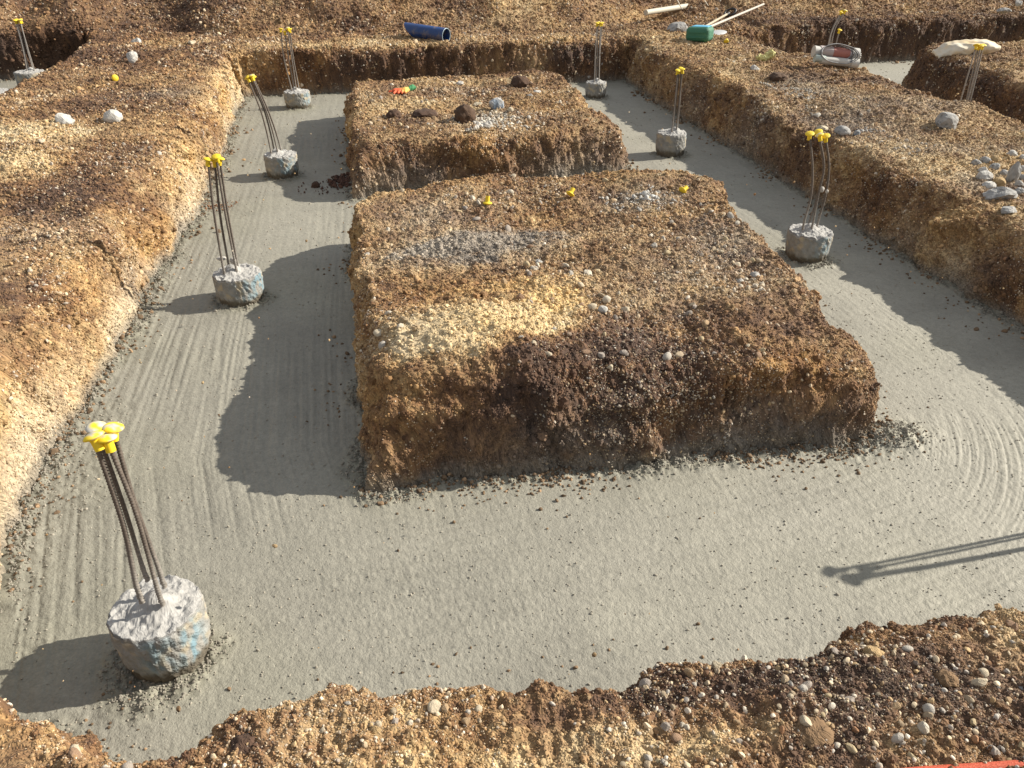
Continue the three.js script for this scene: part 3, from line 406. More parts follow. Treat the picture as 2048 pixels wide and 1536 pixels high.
makePile('pile hidden behind the right bank, only its bundle of bars showing below the cream sack', 6.6, -7.6, .15, .2, 41, [], [[[1923, 194], [1938, 142], [1951, 97]], [[1933, 199], [1945, 145], [1956, 97]], [[1936, 200], [1950, 145], [1960, 98]], [[1941, 199], [1954, 145], [1965, 97]]], { sink: 1, cap: 1.1, pale: .8 });
makePile('pile behind the grey pipe bundle, three tall bars bent right and one short bar', 6.62, -10.5, .15, .2, 43, [], [[[1651, 116], [1664, 60], [1680, 29]], [[1654, 116], [1666, 58], [1684, 27]], [[1658, 116], [1670, 58], [1688, 26]], [[1665, 121], [1671, 92], [1678, 65]]], { sink: 1, cap: 1.1, pale: .8 });
makePile('pile outside the right edge whose bar shadows fall across the foreground concrete', 3.12, -1.86, .15, .3, 47, [], [[[-.03, .3, .04], [-.02, .5, .038], [-.03, .84, .03]], [[-.05, .3, -.04], [-.05, .5, -.036], [-.04, .87, -.03]], [[.05, .3, .03], [.04, .5, .026], [.03, .88, .014]], [[.05, .3, -.028], [.04, .5, -.024], [.03, .83, -.012]]]);
makePile('broken pile head cut off by the left edge, in the far left trench', -4.43, -11.02, .2, .24, 53, [], []);
// lumps of mortar hanging on the bowed bars
const lumpGeo = vcol(stoneGeometry(61, 3, 4, .5), (x, y, z) => { const k = .9 + .4 * noise(x * 5, y * 5, z * 5); return [.55 * k, .52 * k, .47 * k]; });
for (const [px, py, s, l] of [[1644, 379, .016, 'larger pale mortar lump caught between the bowed bars'], [1654, 383, .011, 'smaller pale mortar lump on the rightmost bowed bar']]) { const m = mesh('mortar_lump', lumpGeo, paleMat); tag(m, l, 'mortar lump', 'mortar lumps on the bowed bars'); m.position.copy(onPlaneZ(px, py, -4.67)); m.scale.set(s, s * 1.3, s); }
for (const [px, py, sx, sy, l] of [[443, 517, .03, .012, 'grey mortar flake caught low on the bars of the second pile, left side'], [466, 522, .02, .024, 'grey mortar lump between the right bars of the second pile']]) { const m = mesh('mortar_lump', lumpGeo, paleMat); tag(m, l, 'mortar lump', 'mortar lumps at the foot of the bars'); m.position.copy(onPlaneZ(px, py, -4.7)); m.scale.set(sx, sy, sx * .8); }

// ---------------------------------------------------------------- broken concrete, rocks and clods lying about
const TONE = { soil: [.2, .125, .065], grey: [.33, .325, .31], pale: [.46, .445, .41], cream: [.5, .43, .31], brown: [.075, .042, .026], tan: [.4, .28, .14], blue: [.42, .42, .41], rust: [.25, .13, .08], umber: [.085, .05, .03] };
let rockSeed = 100;
function rock(name, label, category, px, py, w, h, tone, { round = .08, group, ground = null, depth = 1, turn = 0, tilt = 0, rise = .32, cuts = 9 } = {}) {
  const p = ground === null ? hit(px, py) : onLevel(px, py, ground), sx = metres(w, p) / 1.7, sy = metres(h, p) / 1.6, T = TONE[tone], sd = rockSeed++;
  const g = vcol(stoneGeometry(sd, name === 'earth_clod' ? 5 : 4, name === 'earth_clod' ? 4 : cuts + 3, name === 'earth_clod' ? .85 : round, .42), (x, y, z) => {
    let k = .95 + .3 * noise(x * 3 + sd, y * 3, z * 3) + .25 * noise(x * 9, y * 9 + sd, z * 9) + .2 * noise(x * 22, y * 22, z * 22 + sd), c = [T[0] * k, T[1] * k, T[2] * k];
    if (tone === 'blue') { const b = .6 * smooth(-.1, .35, noise(x * 1.6 + sd, y * 1.6, z * 1.6) + .25 * -x); c = [mix(c[0], .12, b), mix(c[1], .2, b), mix(c[2], .3, b)]; }
    if (tone === 'grey') { const d = smooth(.4, .6, noise(x * 6, y * 6 + sd, z * 6)); c = c.map(q => q * (1 - .7 * d)); }
    return c;
  });
  if (name === 'earth_clod') { const q = g.attributes.position; for (let i = 0; i < q.count; i++) { const x = q.getX(i), y = q.getY(i), z = q.getZ(i), m = 1 + .16 * noise(x * 2.3 + sd, y * 2.3, z * 2.3) + .34 * Math.abs(noise(x * 5 + sd, y * 5, z * 5)) + .16 * noise(x * 12, y * 12, z * 12 + sd); q.setXYZ(i, x * m, y * m, z * m); } g.computeVertexNormals(); }
  const m = mesh(name, g, paleMat); tag(m, label, category, group);
  m.position.set(p.x, p.y + sy * rise, p.z); m.scale.set(sx, sy, sx * depth); m.rotation.set(tilt, turn, tilt * .7); return m;
}
const LB = 'grey concrete chunks on the left bank', RB = 'grey chunks on the right bank';
rock('concrete_chunk', 'angular pale grey chunk highest on the left bank, in front of two small pale stones', 'concrete chunk', 267, 124, 26, 24, 'pale', { group: LB, turn: .6, tilt: .4 });
rock('concrete_chunk', 'upright angular grey chunk on the sandy patch of the left bank', 'concrete chunk', 132, 248, 32, 28, 'pale', { group: LB, turn: 2 });
rock('concrete_chunk', 'lumpy grey chunk on the left bank, right of the sandy patch', 'concrete chunk', 231, 240, 40, 28, 'pale', { group: LB, turn: 1, round: .3 });
rock('stone', 'small white stone near the back of the left bank beside the dark hollow', 'stone', 274, 86, 20, 13, 'pale');
rock('stone', 'small cream stone at the sandy back end of the left bank', 'stone', 386, 89, 16, 11, 'cream');
rock('stone', 'faint grey stone on the dark slope above the left bank', 'stone', 276, 55, 12, 10, 'grey');
rock('concrete_chunk', 'large pale grey chunk with a dark notch alone in the middle of the right bank', 'concrete chunk', 1888, 255, 46, 34, 'grey', { group: RB, turn: .5, tilt: .25 });
rock('concrete_chunk', 'speckled grey block standing on end among cobbles at the right edge', 'concrete chunk', 2021, 362, 28, 46, 'grey', { group: RB, turn: .3, depth: .8, rise: .5, tilt: .12 });
rock('concrete_chunk', 'long flat grey slab lying below the cobbles on the right bank', 'concrete chunk', 1991, 398, 74, 32, 'grey', { group: RB, turn: .1, depth: .7 });
rock('concrete_chunk', 'thin grey slab lying lowest at the right edge, below the long flat slab', 'concrete chunk', 2019, 425, 36, 14, 'grey', { group: RB, depth: .9 });
rock('concrete_chunk', 'smooth dark grey stone just behind the yellow caps on the right bank edge', 'concrete chunk', 1685, 265, 28, 17, 'grey', { group: RB, round: .5 });
rock('concrete_chunk', 'little bluish fragment right of the smooth grey stone on the bank edge', 'concrete chunk', 1714, 270, 12, 12, 'blue', { group: RB });
rock('stone', 'flat pale stone above the yellow caps on the right bank edge', 'stone', 1643, 258, 22, 9, 'cream');
rock('stone', 'single cream pebble on the sandy lip of the right bank, above its dark face patch', 'stone', 1806, 322, 18, 10, 'cream', { round: .6 });
rock('concrete_chunk', 'pale boulder with dark specks half buried left of the green can', 'concrete chunk', 1354, 62, 36, 22, 'grey', { round: .4 });
rock('stone', 'white-grey stone below the yellow crumpled bag on the right bank', 'stone', 1510, 140, 17, 13, 'pale');
rock('earth_clod', 'brown earth clod on the right bank, below and right of the white-grey stone', 'earth clod', 1555, 160, 30, 16, 'umber');
rock('concrete_chunk', 'left of two bright chunks in the dark slope at top right', 'concrete chunk', 1882, 12, 14, 16, 'pale');
rock('concrete_chunk', 'right of two bright chunks in the dark slope at top right', 'concrete chunk', 1903, 9, 16, 18, 'pale');
rock('stone', 'small white stone on the dark slope in the upper right corner', 'stone', 2036, 9, 14, 11, 'pale');
rock('stone', 'grey stone lying below the corner stones at the far upper right edge', 'stone', 2008, 24, 24, 10, 'grey');
rock('concrete_chunk', 'blue painted chunk on the back earth block beside the grey rubble', 'concrete chunk', 992, 218, 29, 26, 'blue', { turn: .8, cuts: 7, rise: .4 });
rock('earth_clod', 'big dark clod beside the hole and rubble on the back earth block', 'earth clod', 930, 243, 34, 34, 'umber', { round: .5, rise: .45 });
rock('earth_clod', 'dark round clod at the rear right of the back earth block', 'earth clod', 1040, 174, 28, 26, 'brown', { round: .5 });
rock('earth_clod', 'low dark clod left of the rubble on the back earth block', 'earth clod', 850, 232, 40, 14, 'brown');
rock('earth_clod', 'small dark clod near the left edge of the back earth block', 'earth clod', 788, 234, 22, 16, 'brown');
rock('stone', 'grey-blue stone below the round dark clod on the back earth block', 'stone', 1059, 195, 18, 12, 'grey');
rock('stone', 'pinkish grey stone behind the grey-blue stone on the back earth block', 'stone', 1074, 187, 18, 11, 'pale');
rock('stone', 'bright white stone at the rear of the back earth block', 'stone', 920, 170, 14, 10, 'pale');
rock('stone', 'flat pale stone left of the bright white stone at the rear of the block', 'stone', 903, 168, 20, 8, 'cream');
rock('stone', 'upright cream pebble right of the blue painted chunk', 'stone', 1022, 224, 11, 13, 'cream', { round: .6 });
rock('stone', 'flat tan stone behind the big dark clod in the rubble', 'stone', 956, 211, 18, 10, 'cream');
rock('stone', 'round white stone on the front earth block, right of the sand heap', 'stone', 1206, 622, 19, 14, 'pale', { round: .6 });
rock('stone', 'oval cream stone at the lower left end of the sand heap', 'stone', 828, 707, 25, 12, 'cream', { round: .6 });
rock('stone', 'chalky white lump at the left side of the front earth block', 'stone', 812, 641, 20, 14, 'pale');
rock('stone', 'small white pebble just above the oval cream stone', 'stone', 808, 678, 12, 10, 'pale');
rock('stone', 'bright white stone on the dark soil of the front block, right of the sand heap', 'stone', 1123, 726, 18, 16, 'pale');
rock('stone', 'white stone at the rear middle of the front block near the grey dust', 'stone', 1078, 528, 16, 12, 'pale');
rock('stone', 'sandy cone-shaped stone on the front block, beside the white pebbles', 'stone', 1266, 590, 18, 16, 'tan');
rock('stone', 'pebble in the pale group at the right side of the front block', 'stone', 1480, 566, 14, 11, 'pale', { round: .5 });
rock('stone', 'larger stone of the pale group at the right side of the front block', 'stone', 1508, 556, 20, 16, 'pale', { round: .3 });
rock('earth_clod', 'small dark clod alone on the wet concrete of the left trench', 'earth clod', 632, 374, 13, 12, 'brown', { ground: 0 });
rock('earth_boulder', 'big grey-brown boulder at the top edge of the photograph, left of the blue pipe', 'boulder', 640, 14, 130, 66, 'umber', { round: .6, rise: .1 });
rock('stone', 'yellowish cone stone on the lip of the foreground bank, left of centre', 'stone', 822, 1388, 26, 24, 'cream', { cuts: 6 });
rock('stone', 'square tan block in the gravel at the bottom, left of centre', 'stone', 752, 1474, 30, 40, 'tan', { cuts: 6, depth: .7 });
rock('stone', 'cream triangular stone on the lip of the dark foreground bank', 'stone', 1433, 1334, 18, 20, 'cream', { cuts: 6 });
rock('stone', 'broad pale lump in the dark foreground soil, right of the triangular stone', 'stone', 1612, 1342, 30, 20, 'cream');
rock('stone', 'tall pitted tan stone at the step in the foreground lip', 'stone', 1748, 1316, 40, 34, 'tan', { round: .4 });
rock('stone', 'flat purplish brown slab on the foreground bank beside the tall tan stone', 'stone', 1797, 1312, 48, 16, 'rust', { cuts: 6, depth: .7 });
rock('stone', 'yellow-white cube stone right of the purplish slab', 'stone', 1846, 1318, 22, 14, 'cream', { cuts: 6 });
rock('stone', 'smooth white oval stone in the gravel near the lower right corner', 'stone', 1887, 1462, 28, 18, 'pale', { round: .7 });
rock('stone', 'upright white pebble nearest the orange pipe', 'stone', 1980, 1504, 15, 22, 'pale', { round: .6 });
rock('stone', 'jagged pale stack of stones in the middle of the foreground gravel', 'stone', 1560, 1452, 34, 44, 'cream', { cuts: 14 });
rock('stone', 'small blue-grey pebble left of the jagged pale stone', 'stone', 1538, 1446, 18, 11, 'blue', { round: .6 });
rock('earth_clod', 'wide crusted soil clod in the foreground, right of the jagged pale stone', 'earth clod', 1628, 1468, 60, 30, 'soil', { rise: -.15 });
rock('stone', 'greyish pointed boulder in the gravel at the right edge', 'stone', 2036, 1388, 24, 26, 'grey');
rock('stone', 'dark rounded lump in the gravel above the row of pebbles at right', 'stone', 1968, 1362, 38, 26, 'umber', { round: .5 });
rock('stone', 'long pale bar-shaped stone in the row of pebbles at right', 'stone', 1996, 1380, 34, 9, 'pale', { depth: .4 });
rock('stone', 'round grey pebble left of the long pale bar-shaped stone', 'stone', 1972, 1383, 13, 13, 'grey', { round: .8 });
rock('stone', 'oval brown-grey pebble right below the long pale stone', 'stone', 2010, 1390, 22, 14, 'grey', { round: .8 });
rock('earth_clod', 'sandy wedge-shaped clod with a white tip in the foreground right', 'earth clod', 1892, 1366, 36, 26, 'soil');
rock('earth_clod', 'dark red-brown clod in the gravel at the bottom left', 'earth clod', 488, 1500, 46, 30, 'brown', { rise: .15 });
{ // cobbles heaped round the standing block: nothing tells these apart
  const r = rng(71); for (const [px, py, w, h] of [[1950, 330, 18, 14], [1972, 325, 20, 13], [1990, 322, 18, 12], [1965, 343, 16, 12], [1988, 338, 18, 14], [1968, 358, 24, 18], [1994, 370, 24, 17], [1975, 376, 26, 16], [2036, 372, 16, 13], [2044, 360, 14, 14], [2038, 386, 20, 13], [2030, 402, 14, 10], [2045, 342, 14, 12], [2006, 348, 14, 12], [2044, 318, 14, 10], [2024, 312, 22, 12]]) rock('cobble', 'rounded cobble in the pale heap round the standing grey block', 'cobble', px, py, w * 1.05, h * 1.15, ['pale', 'grey', 'tan', 'grey', 'pale'][Math.floor(r() * 5)], { round: .42, turn: r() * 6, group: 'cobbles round the standing grey block' }); }
{ // white rubble by the hole, grey gravel strip, dark crumbs spilt on the concrete
  const r = rng(72), heap = (px, py, rx, rz, n, s0, c, ground) => { const p = ground === undefined ? hit(px, py) : onLevel(px, py, ground), L = []; for (let i = 0; i < n; i++) { const a = r() * 6.28, q = Math.pow(r(), .7), x = p.x + Math.cos(a) * q * rx, z = p.z + Math.sin(a) * q * rz, s = s0 * (.5 + .8 * Math.pow(r(), 2)), k = .7 + .5 * r(); if (ground === undefined) { plan(x, z); if (D.d < BL[1] * .9) continue; } L.push([x, (ground === undefined ? groundAt(x, z) : ground) + s * .5, z, s, c[0] * k, c[1] * k, c[2] * k]); } return L; };
  tag(scatter('rubble_heap', stoneShapes[1], [...heap(975, 248, .34, .36, 330, .017, [.46, .43, .37]), ...heap(945, 255, .18, .14, 70, .024, [.48, .46, .42]), ...heap(1030, 240, .4, .3, 150, .012, [.42, .37, .3])], scene), 'spread of broken white-grey rubble on the back earth block', 'rubble');
  tag(scatter('grey_gravel', stoneShapes[0], [...heap(1600, 190, .22, .8, 300, .013, [.36, .33, .28]), ...heap(1660, 215, .4, .5, 240, .013, [.38, .34, .28]), ...heap(1750, 295, .5, .4, 200, .013, [.4, .36, .3]), ...heap(1720, 262, .25, .12, 60, .014, [.33, .32, .3]), ...heap(1640, 240, .15, .12, 12, .028, [.45, .42, .36])], scene), 'strip of grey gravel running down the middle of the right bank', 'gravel');
  tag(scatter('pale_pebbles', stoneShapes[4], [...heap(1490, 562, .3, .2, 110, .011, [.48, .42, .33]), ...heap(1570, 620, .32, .4, 260, .0105, [.46, .37, .26]), ...heap(1280, 400, .35, .2, 160, .009, [.42, .4, .36]), ...heap(1290, 395, .1, .06, 20, .016, [.46, .45, .42])], scene), 'scattered pale pebbles along the right side of the front earth block', 'pebbles');
  tag(scatter('dark_crumbs', clodGeo, [...heap(690, 362, .16, .22, 260, .016, [.09, .045, .03], .006), ...heap(655, 375, .3, .25, 60, .008, [.1, .05, .035], .004), ...heap(430, 412, .2, .15, 120, .008, [.2, .1, .05], .004)], scene), 'dark soil crumbs spilled on the wet concrete beside the back earth block', 'soil crumbs');
}

// ---------------------------------------------------------------- loose yellow caps
for (const [px, py, rx, rz, y, l] of [[975, 411, 3.0, .1, .016, 'loose yellow bar cap standing stem up on the front earth block, left one'], [1141, 394, 2.3, .7, .02, 'loose yellow bar cap tipped over on the front earth block, right one'], [1452, 87, 1.9, .5, .02, 'loose yellow bar cap on the ground right of the green can'], [231, 161, 1.7, -.6, .018, 'loose yellow bar cap on the left bank among dark crumbs'], [1366, 385, 1.5, 1.2, .008, 'yellow bar cap half sunk in the far right corner of the front block']]) {
  const p = hit(px, py), m = mesh('loose_cap', capGeo, capMat); tag(m, l, 'rebar cap'); m.position.set(p.x, p.y + y + .008, p.z); m.rotation.set(rx, .5, rz); m.scale.setScalar(py < 200 ? 1.25 : 1.1);
}

// ---------------------------------------------------------------- soft shapes: a surface over a distance field
function skin(f, lo, hi, cell) {                                      // surface nets
  const n = [0, 1, 2].map(i => Math.ceil((hi[i] - lo[i]) / cell) + 2), at = (i, j, k) => (k * n[1] + j) * n[0] + i, F = new Float32Array(n[0] * n[1] * n[2]), V = new Int32Array(F.length).fill(-1), P = [], I = [];
  for (let k = 0; k < n[2]; k++) for (let j = 0; j < n[1]; j++) for (let i = 0; i < n[0]; i++) F[at(i, j, k)] = f(lo[0] + (i - .5) * cell, lo[1] + (j - .5) * cell, lo[2] + (k - .5) * cell);
  for (let k = 0; k < n[2] - 1; k++) for (let j = 0; j < n[1] - 1; j++) for (let i = 0; i < n[0] - 1; i++) {
    let c = 0, x = 0, y = 0, z = 0;
    for (let e = 0; e < 12; e++) {
      const ax = e >> 2, u = e & 1, v = e >> 1 & 1, a = [0, 0, 0]; a[(ax + 1) % 3] = u; a[(ax + 2) % 3] = v; const b = a.slice(); b[ax] = 1;
      const p = F[at(i + a[0], j + a[1], k + a[2])], q = F[at(i + b[0], j + b[1], k + b[2])]; if ((p < 0) === (q < 0)) continue;
      const t = p / (p - q); x += a[0] + t * (b[0] - a[0]); y += a[1] + t * (b[1] - a[1]); z += a[2] + t * (b[2] - a[2]); c++;
    }
    if (c) { V[at(i, j, k)] = P.length / 3; P.push(lo[0] + (i - .5 + x / c) * cell, lo[1] + (j - .5 + y / c) * cell, lo[2] + (k - .5 + z / c) * cell); }
  }
  const quad = (a, b, c, d, s) => { if (s) I.push(a, b, c, a, c, d); else I.push(a, c, b, a, d, c); };
  for (let k = 1; k < n[2] - 1; k++) for (let j = 1; j < n[1] - 1; j++) for (let i = 1; i < n[0] - 1; i++) {
    const p = F[at(i, j, k)] < 0;
    if (p !== F[at(i + 1, j, k)] < 0) quad(V[at(i, j - 1, k - 1)], V[at(i, j, k - 1)], V[at(i, j, k)], V[at(i, j - 1, k)], p);
    if (p !== F[at(i, j + 1, k)] < 0) quad(V[at(i - 1, j, k - 1)], V[at(i - 1, j, k)], V[at(i, j, k)], V[at(i, j, k - 1)], p);
    if (p !== F[at(i, j, k + 1)] < 0) quad(V[at(i - 1, j - 1, k)], V[at(i, j - 1, k)], V[at(i, j, k)], V[at(i - 1, j, k)], p);
  }
  const g = new THREE.BufferGeometry(); g.setAttribute('position', new THREE.Float32BufferAttribute(P, 3)); g.setIndex(I); g.computeVertexNormals(); return g;
}
const smin = (a, b, k) => { const h = clamp(.5 + .5 * (b - a) / k); return mix(b, a, h) - k * h * (1 - h); };
const capsule = (x, y, z, a, b, r0, r1) => { const dx = b[0] - a[0], dy = b[1] - a[1], dz = b[2] - a[2], t = clamp(((x - a[0]) * dx + (y - a[1]) * dy + (z - a[2]) * dz) / (dx * dx + dy * dy + dz * dz)); return Math.hypot(x - a[0] - t * dx, y - a[1] - t * dy, z - a[2] - t * dz) - mix(r0, r1, t); };
const softMat = new THREE.MeshStandardMaterial({ vertexColors: true, roughness: .8 });
{ // work glove: fingers towards the camera, green cuff on the right
  const p = hit(800, 186), t = thing('work_glove', 'orange-red work glove with green cuff lying on the back earth block', 'glove', p); t.rotation.y = .1; t.scale.setScalar(1.1);
  const fingers = [[[-.06, .02, .01], [-.105, .018, .005]], [[-.045, .02, .03], [-.075, .016, .085]], [[-.012, .022, .035], [-.034, .02, .1]], [[.02, .022, .035], [.004, .018, .095]], [[.05, .02, .03], [.04, .016, .078]]];
  mesh('glove_hand', vcol(skin((x, y, z) => { let d = smin(capsule(x, y * 1.4, z, [-.045, .03, 0], [.05, .03, 0], .034, .036), capsule(x, y, z, [.05, .02, 0], [.085, .025, -.02], .03, .026), .02); for (const [a, b] of fingers) d = smin(d, capsule(x, y, z, a, b, .0135, .0105), .008); return d + .003 * noise(x * 60, y * 60, z * 60); }, [-.14, -.02, -.06], [.14, .08, .13], .0045), (x, y, z) => { const k = .85 + .3 * noise(x * 40, y * 40, z * 40), w = smooth(-.02, .06, x) * (1 - .7 * smooth(.06, .1, z)); return [.75 * k, mix(.13, .5, w) * k, mix(.05, .12, w) * k]; }), softMat, t);
  mesh('cuff', vcol(skin((x, y, z) => capsule(x, y * 1.3, z, [.095, .035, -.025], [.135, .05, -.045], .03, .036) + .006 * noise(x * 50, y * 30, z * 50), [.04, -.03, -.11], [.19, .1, .04], .006), (x, y, z) => { const k = .8 + .4 * noise(x * 50, y * 50, z * 50); return [.06 * k, .28 * k, .11 * k]; }), softMat, t);
}
{ // crumpled yellow bag on the right bank
  const p = hit(1528, 122), b = mesh('plastic_bag', vcol(skin((x, y, z) => { const d = smin(capsule(x, y, z, [-.06, .035, .01], [-.01, .03, .02], .035, .04), capsule(x, y, z, [.01, .045, 0], [.075, .075, -.01], .03, .045), .03); return d + .04 * Math.abs(noise(x * 17, y * 20, z * 17)) + .014 * noise(x * 45, y * 45, z * 45) - .014; }, [-.14, -.03, -.1], [.16, .17, .1], .006), (x, y, z) => { const k = .85 + .3 * noise(x * 30, y * 30, z * 30); return [.66 * k, .62 * k, .26 * k]; }), softMat);
  tag(b, 'crumpled pale yellow plastic bag on the right bank, below the green can', 'plastic bag'); b.position.copy(p); b.rotation.y = -.3;
}
{ // cream sack with a yellow stain
  const p = hit(1937, 108), L = metres(112, p), s = L / .74, b = mesh('cement_sack', vcol(skin((x, y, z) => { const yy = y - .075 - .06 * x + .12 * Math.max(0, x - .15) * (x - .15) * 4, ry = .088 * (1 - .55 * smooth(.05, .4, x)) * (1 + .1 * noise(x * 7, 1, 2)), q = Math.pow(Math.abs(x + .01) / .36, 5) + Math.pow(Math.abs(yy) / ry, 2.3) + Math.pow(Math.abs(z) / .165, 3.2), d = (Math.pow(q, .38) - 1) * .075, flap = Math.max(Math.abs(x + .37) - .05, Math.abs(y - .045 - .5 * (x + .36)) - .012 - .01 * noise(z * 22, x * 10, 3), Math.abs(z) - .13); return smin(d, flap, .03) + .009 * noise(x * 11, y * 14, z * 11) + .011 * (Math.abs(noise(x * 7 + y * 9, y * 16, z * 15)) - .25); }, [-.46, -.06, -.22], [.42, .24, .22], .009), (x, y, z) => { const k = .92 + .12 * noise(x * 12, y * 12, z * 12), w = .85 * Math.exp(-((x - .04) ** 2 * 30 + (y - .03) ** 2 * 120)) + .5 * smooth(.1, .5, noise(x * 5, y * 8, z * 5)); return [.66 * k, mix(.61, .45, w) * k, mix(.5, .16, w) * k]; }), softMat);
  tag(b, 'cream sack with yellow stain lying on the right block behind a bar bundle', 'sack'); b.position.copy(p); b.scale.setScalar(s); b.rotation.set(.15, -.25, .09);
}
{ // blue ribbed pipe, cut slanting at its left end
  const a = hit(812, 74), b = hit(893, 84), R = metres(27, a) / 2; a.y += R * .98; b.y += R * .85; const L = a.distanceTo(b), t = thing('drain_pipe', 'short dark blue ribbed plastic pipe with open end below the slope', 'pipe', a.clone().lerp(b, .5));
  t.quaternion.setFromUnitVectors(new THREE.Vector3(1, 0, 0), b.clone().sub(a).normalize());
  const n = 150, ns = 40, P = [], I = []; const ring = (x, r, cut) => { for (let k = 0; k < ns; k++) { const q = k / ns * 2 * Math.PI, c = Math.cos(q), s = Math.sin(q); P.push(x + cut * (1 - c) * .5 * R * 2.2, c * r, s * r); } };
  for (let i = 0; i <= n; i++) { const u = i / n; ring((u - .5) * L, R * (u < .42 ? 1.02 : 1) - (u > .42 && u < .97 && i % 4 < 2 ? R * .035 : 0), Math.max(0, 1 - u * 3)); }
  for (let i = n; i >= 0; i -= 10) { const u = i / n; ring((u - .5) * L, R * .9, Math.max(0, 1 - u * 3)); }
  const rows = P.length / 3 / ns; for (let i = 0; i < rows - 1; i++) for (let k = 0; k < ns; k++) { const A = i * ns + k, B = i * ns + (k + 1) % ns; I.push(A, A + ns, B, B, A + ns, B + ns); }
  const g = new THREE.BufferGeometry(); g.setAttribute('position', new THREE.Float32BufferAttribute(P, 3)); g.setIndex(I); g.computeVertexNormals(); mesh('pipe_wall', vcol(g, (x, y, z) => { const d = smooth(.0, .5, noise(x * 9, y * 9, z * 9) + .4 * noise(x * 40, y * 40, z * 40) - 2 * y) * .5; return [mix(.012, .2, d), mix(.045, .16, d), mix(.16, .12, d)]; }), new THREE.MeshStandardMaterial({ vertexColors: true, roughness: .35 }), t);
  const rim = mesh('pipe_rim', new THREE.TorusGeometry(R * .95, R * .05, 8, 40), mat(C(.35, .45, .5), .5), t); rim.rotation.y = Math.PI / 2; rim.position.x = L / 2;
}
{ // green can lying down, its base towards the camera
  const p = hit(1398, 82), w = metres(48, p), h = metres(27, p), t = thing('plastic_can', 'green plastic can with blue upper side lying beside two long tools', 'jerrycan', p.clone().add(new THREE.Vector3(0, h * .5, 0))); t.rotation.set(0, -.72, .03);
  mesh('can_body', new RoundedBoxGeometry(w, h, w * .8, 6, h * .3), mat(C(.04, .17, .1), .6, { bumpMap: earthBump, bumpScale: .003 }), t);
  const rb = mesh('base_ridge', new RoundedBoxGeometry(w * .72, h * .14, .012, 3, .005), mat(C(.025, .15, .09), .45), t); rb.position.set(0, h * .16, w * .4); const rb2 = mesh('base_ridge', rb.geometry, rb.material, t); rb2.position.set(0, -h * .18, w * .4);
  const lb = mesh('blue_panel', new RoundedBoxGeometry(w * .7, .012, w * .55, 3, .006), mat(C(.12, .42, .62), .45), t); lb.position.set(w * .04, h * .5, -w * .02);
  const hd = mesh('handle', new THREE.TorusGeometry(h * .28, h * .07, 8, 20, Math.PI), mat(C(.03, .2, .11), .4), t); hd.position.set(0, h * .2, -w * .4); hd.rotation.x = -Math.PI / 2;
  const cp = mesh('screw_cap', new THREE.CylinderGeometry(h * .17, h * .17, .03, 16), mat(C(.05, .05, .05), .5), t); cp.rotation.x = Math.PI / 2; cp.position.set(w * .28, h * .1, -w * .42);
}
const rod = (a, b, r, r2 = r, n = 12) => { const g = new THREE.CylinderGeometry(r2, r, a.distanceTo(b), n, 1); g.applyQuaternion(new THREE.Quaternion().setFromUnitVectors(UP, b.clone().sub(a).normalize())); const m = a.clone().lerp(b, .5); g.translate(m.x, m.y, m.z); return g; };
const steel = mat(C(.5, .5, .5), .45, { metalness: .5 }), greyWood = mat(C(.5, .46, .4), .8);
{ // two tools behind the can
  const a = hit(1424, 68), t = thing('shovel', 'long-handled shovel with pale shaft and grey blade pointing down the slope', 'shovel', a.clone()), e = hit(1525, 24).add(new THREE.Vector3(0, .12, 0)).sub(a), s = onPlaneZ(1412, 61, a.z - .05).sub(a); s.y += .03;
  mesh('shaft', rod(s, e, .018, .016), greyWood, t);
  const bl = new THREE.SphereGeometry(.17, 20, 14, 0, Math.PI * 2, 0, .95); bl.scale(.75, .35, 1.25); bl.translate(0, -.035, 0); const m = mesh('blade', bl, mat(C(.55, .56, .56), .4, { metalness: .4, side: THREE.DoubleSide }), t); m.position.set(.08, .02, .02); m.rotation.set(.2, -1.1, .05);
}
{
  const a = hit(1404, 62), t = thing('spade', 'spade with black D-shaped grip lying behind the long shovel', 'spade', a.clone()), e = hit(1455, 40).add(new THREE.Vector3(0, .1, 0)).sub(a), d = e.clone().normalize();
  mesh('shaft', rod(new THREE.Vector3(0, .04, 0), e, .019, .017), mat(C(.45, .38, .28), .8), t);
  const gr = mesh('grip', new THREE.TorusGeometry(.075, .017, 10, 24), mat(C(.012, .012, .014), .5), t); gr.position.copy(e).addScaledVector(d, .09); gr.scale.set(1.3, .8, 1); gr.rotation.set(-.9, -.3, .25);
  const sk = mesh('socket', rod(e.clone().addScaledVector(d, -.09), e.clone().addScaledVector(d, .02), .022, .026), gr.material, t); sk.castShadow = true;
}
{ // pole on the slope with two thin wires
  const a = hit(1291, 32), b = hit(1495, 1); a.y += .05; b.y += .07; const e = b.clone().sub(a).multiplyScalar(1.2), t = thing('pole', 'long pale pole lying slanting across the slope at the top edge', 'pole', a);
  mesh('shaft', rod(new THREE.Vector3(), e, .042, .04, 16), mat(C(.5, .47, .38), .7), t);
  for (const [px, py, qx, qy] of [[1364, 18, 1348, -4], [1416, 11, 1402, -4]]) { const c = onPlaneZ(px, py, a.z - .35), d = hit(qx, qy); d.y += .03; mesh('wire', rod(c.sub(a), d.sub(a), .007, .007, 8), mat(C(.6, .58, .52), .6), t); }
}
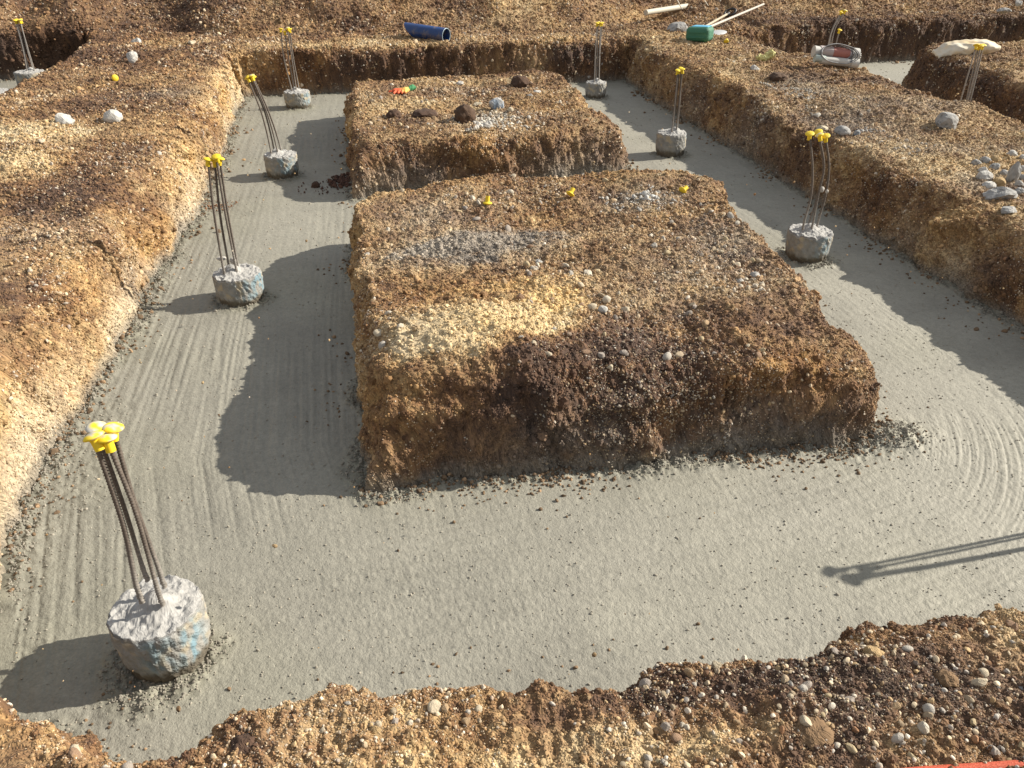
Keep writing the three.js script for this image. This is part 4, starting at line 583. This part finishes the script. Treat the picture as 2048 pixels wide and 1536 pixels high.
{ // bundle of grey pipe, a labelled tube and a coil of cable
  const p = hit(1664, 136), k = metres(92, p) / .6, t = thing('pipe_bundle', 'bundle of pale grey plastic pipes with red labelled tube and coiled grey cable', 'pipe bundle', p); t.rotation.y = -YAW + .05; t.rotation.z = -.1; t.scale.setScalar(k); t.position.y += .04;
  const gp = mat(C(.5, .49, .45), .5), dk = mat(C(.09, .09, .095), .55), X = (x, y, z) => new THREE.Vector3(x, y, z), tube = (l, r0, x0, x1, y, z, m, r1) => mesh(l, rod(X(x0, y, z), X(x1, y, z), r0, r1 || r0, 24), m, t);
  tube('grey_pipe', .05, -.2, .24, .045, .05, gp); tube('pipe_socket', .062, .2, .3, .045, .05, gp);
  const tb = tube('labelled_tube', .066, -.22, .22, .14, -.02, mat(C(.42, .36, .34), .5)); const sl = tube('red_label', .0675, -.05, .17, .14, -.02, mat(C(.36, .14, .11), .6)); t.remove(sl); tb.add(sl);
  tube('pipe_socket', .08, .2, .3, .14, -.02, gp); tube('pipe_socket', .07, -.3, -.2, .13, -.01, gp, .062); tube('pipe_elbow', .05, -.29, -.15, .06, .06, mat(C(.4, .46, .42), .5), .04);
  for (let i = 0; i < 4; i++) { const a = i * .5 - .6, q = mesh('end_prong', rod(X(.3, .14 + .05 * Math.sin(a) - .02, -.02 + .05 * Math.cos(a)), X(.33, .14 + .05 * Math.sin(a) - .02, -.02 + .05 * Math.cos(a)), .008), gp, t); q.receiveShadow = true; }
  for (let i = 0; i < 5; i++) { const pts = []; for (let j = 0; j < 26; j++) { const a = j / 26 * 2 * Math.PI; pts.push(X(-.02 + (.2 + .014 * i) * Math.cos(a) + .01 * i, .14 + (.085 + .012 * noise(i, j * .3, 1) + .006 * i) * Math.sin(a), .055 + .012 * i - .08 * Math.max(0, Math.sin(a)) + .01 * noise(j * .4, i, 3))); } mesh('cable_loop', new THREE.TubeGeometry(new THREE.CatmullRomCurve3(pts, true), 90, .0062, 7, true), i % 2 ? dk : mat(C(.28, .28, .28), .5), t); }
}
{ // crumpled grey sheet by the tool handle
  const p = hit(1550, 33), b = mesh('plastic_scrap', vcol(skin((x, y, z) => { const d = smin(capsule(x, y, z, [-.14, .07, 0], [-.02, .03, .02], .022, .035), capsule(x, y, z, [.0, .04, 0], [.1, .05, .01], .035, .05), .03); return d + .02 * Math.abs(noise(x * 22, y * 22, z * 22)) - .006; }, [-.2, -.03, -.1], [.2, .17, .1], .008), (x, y, z) => { const k = .8 + .4 * noise(x * 20, y * 20, z * 20); return [.42 * k, .43 * k, .44 * k]; }), softMat);
  tag(b, 'crumpled grey plastic scrap on the ground past the shovel handle end', 'plastic scrap'); b.position.copy(p);
}
{ // orange pipe along the near edge
  const pts = [[1700, 1568], [1800, 1553], [1900, 1545], [1980, 1540], [2060, 1534], [2160, 1527]].map(([x, y]) => { const p = hit(x, y); p.y += .009; return p; }), t = mesh('orange_pipe', new THREE.TubeGeometry(new THREE.CatmullRomCurve3(pts), 80, .0125, 14), mat(C(.55, .09, .035), .6, { bumpMap: earthBump, bumpScale: .002 })); tag(t, 'orange plastic pipe lying in the gravel at the lower right corner', 'pipe');
}
{ // thin pin at the lip of the near bank
  const p = hit(1890, 1284), m = mesh('metal_pin', rod(new THREE.Vector3(0, -.02, 0), new THREE.Vector3(-.004, .03, 0), .0016, .0012, 8), mat(C(.06, .05, .045), .7)); tag(m, 'thin dark pin sticking up from the lip of the foreground bank', 'pin'); m.position.copy(p);
}
const renderer = new THREE.WebGLRenderer({ antialias: true });
renderer.setSize(1024, 768); renderer.shadowMap.enabled = true; renderer.toneMapping = THREE.LinearToneMapping; renderer.toneMappingExposure = EXPOSURE;
renderer.render(scene, camera);
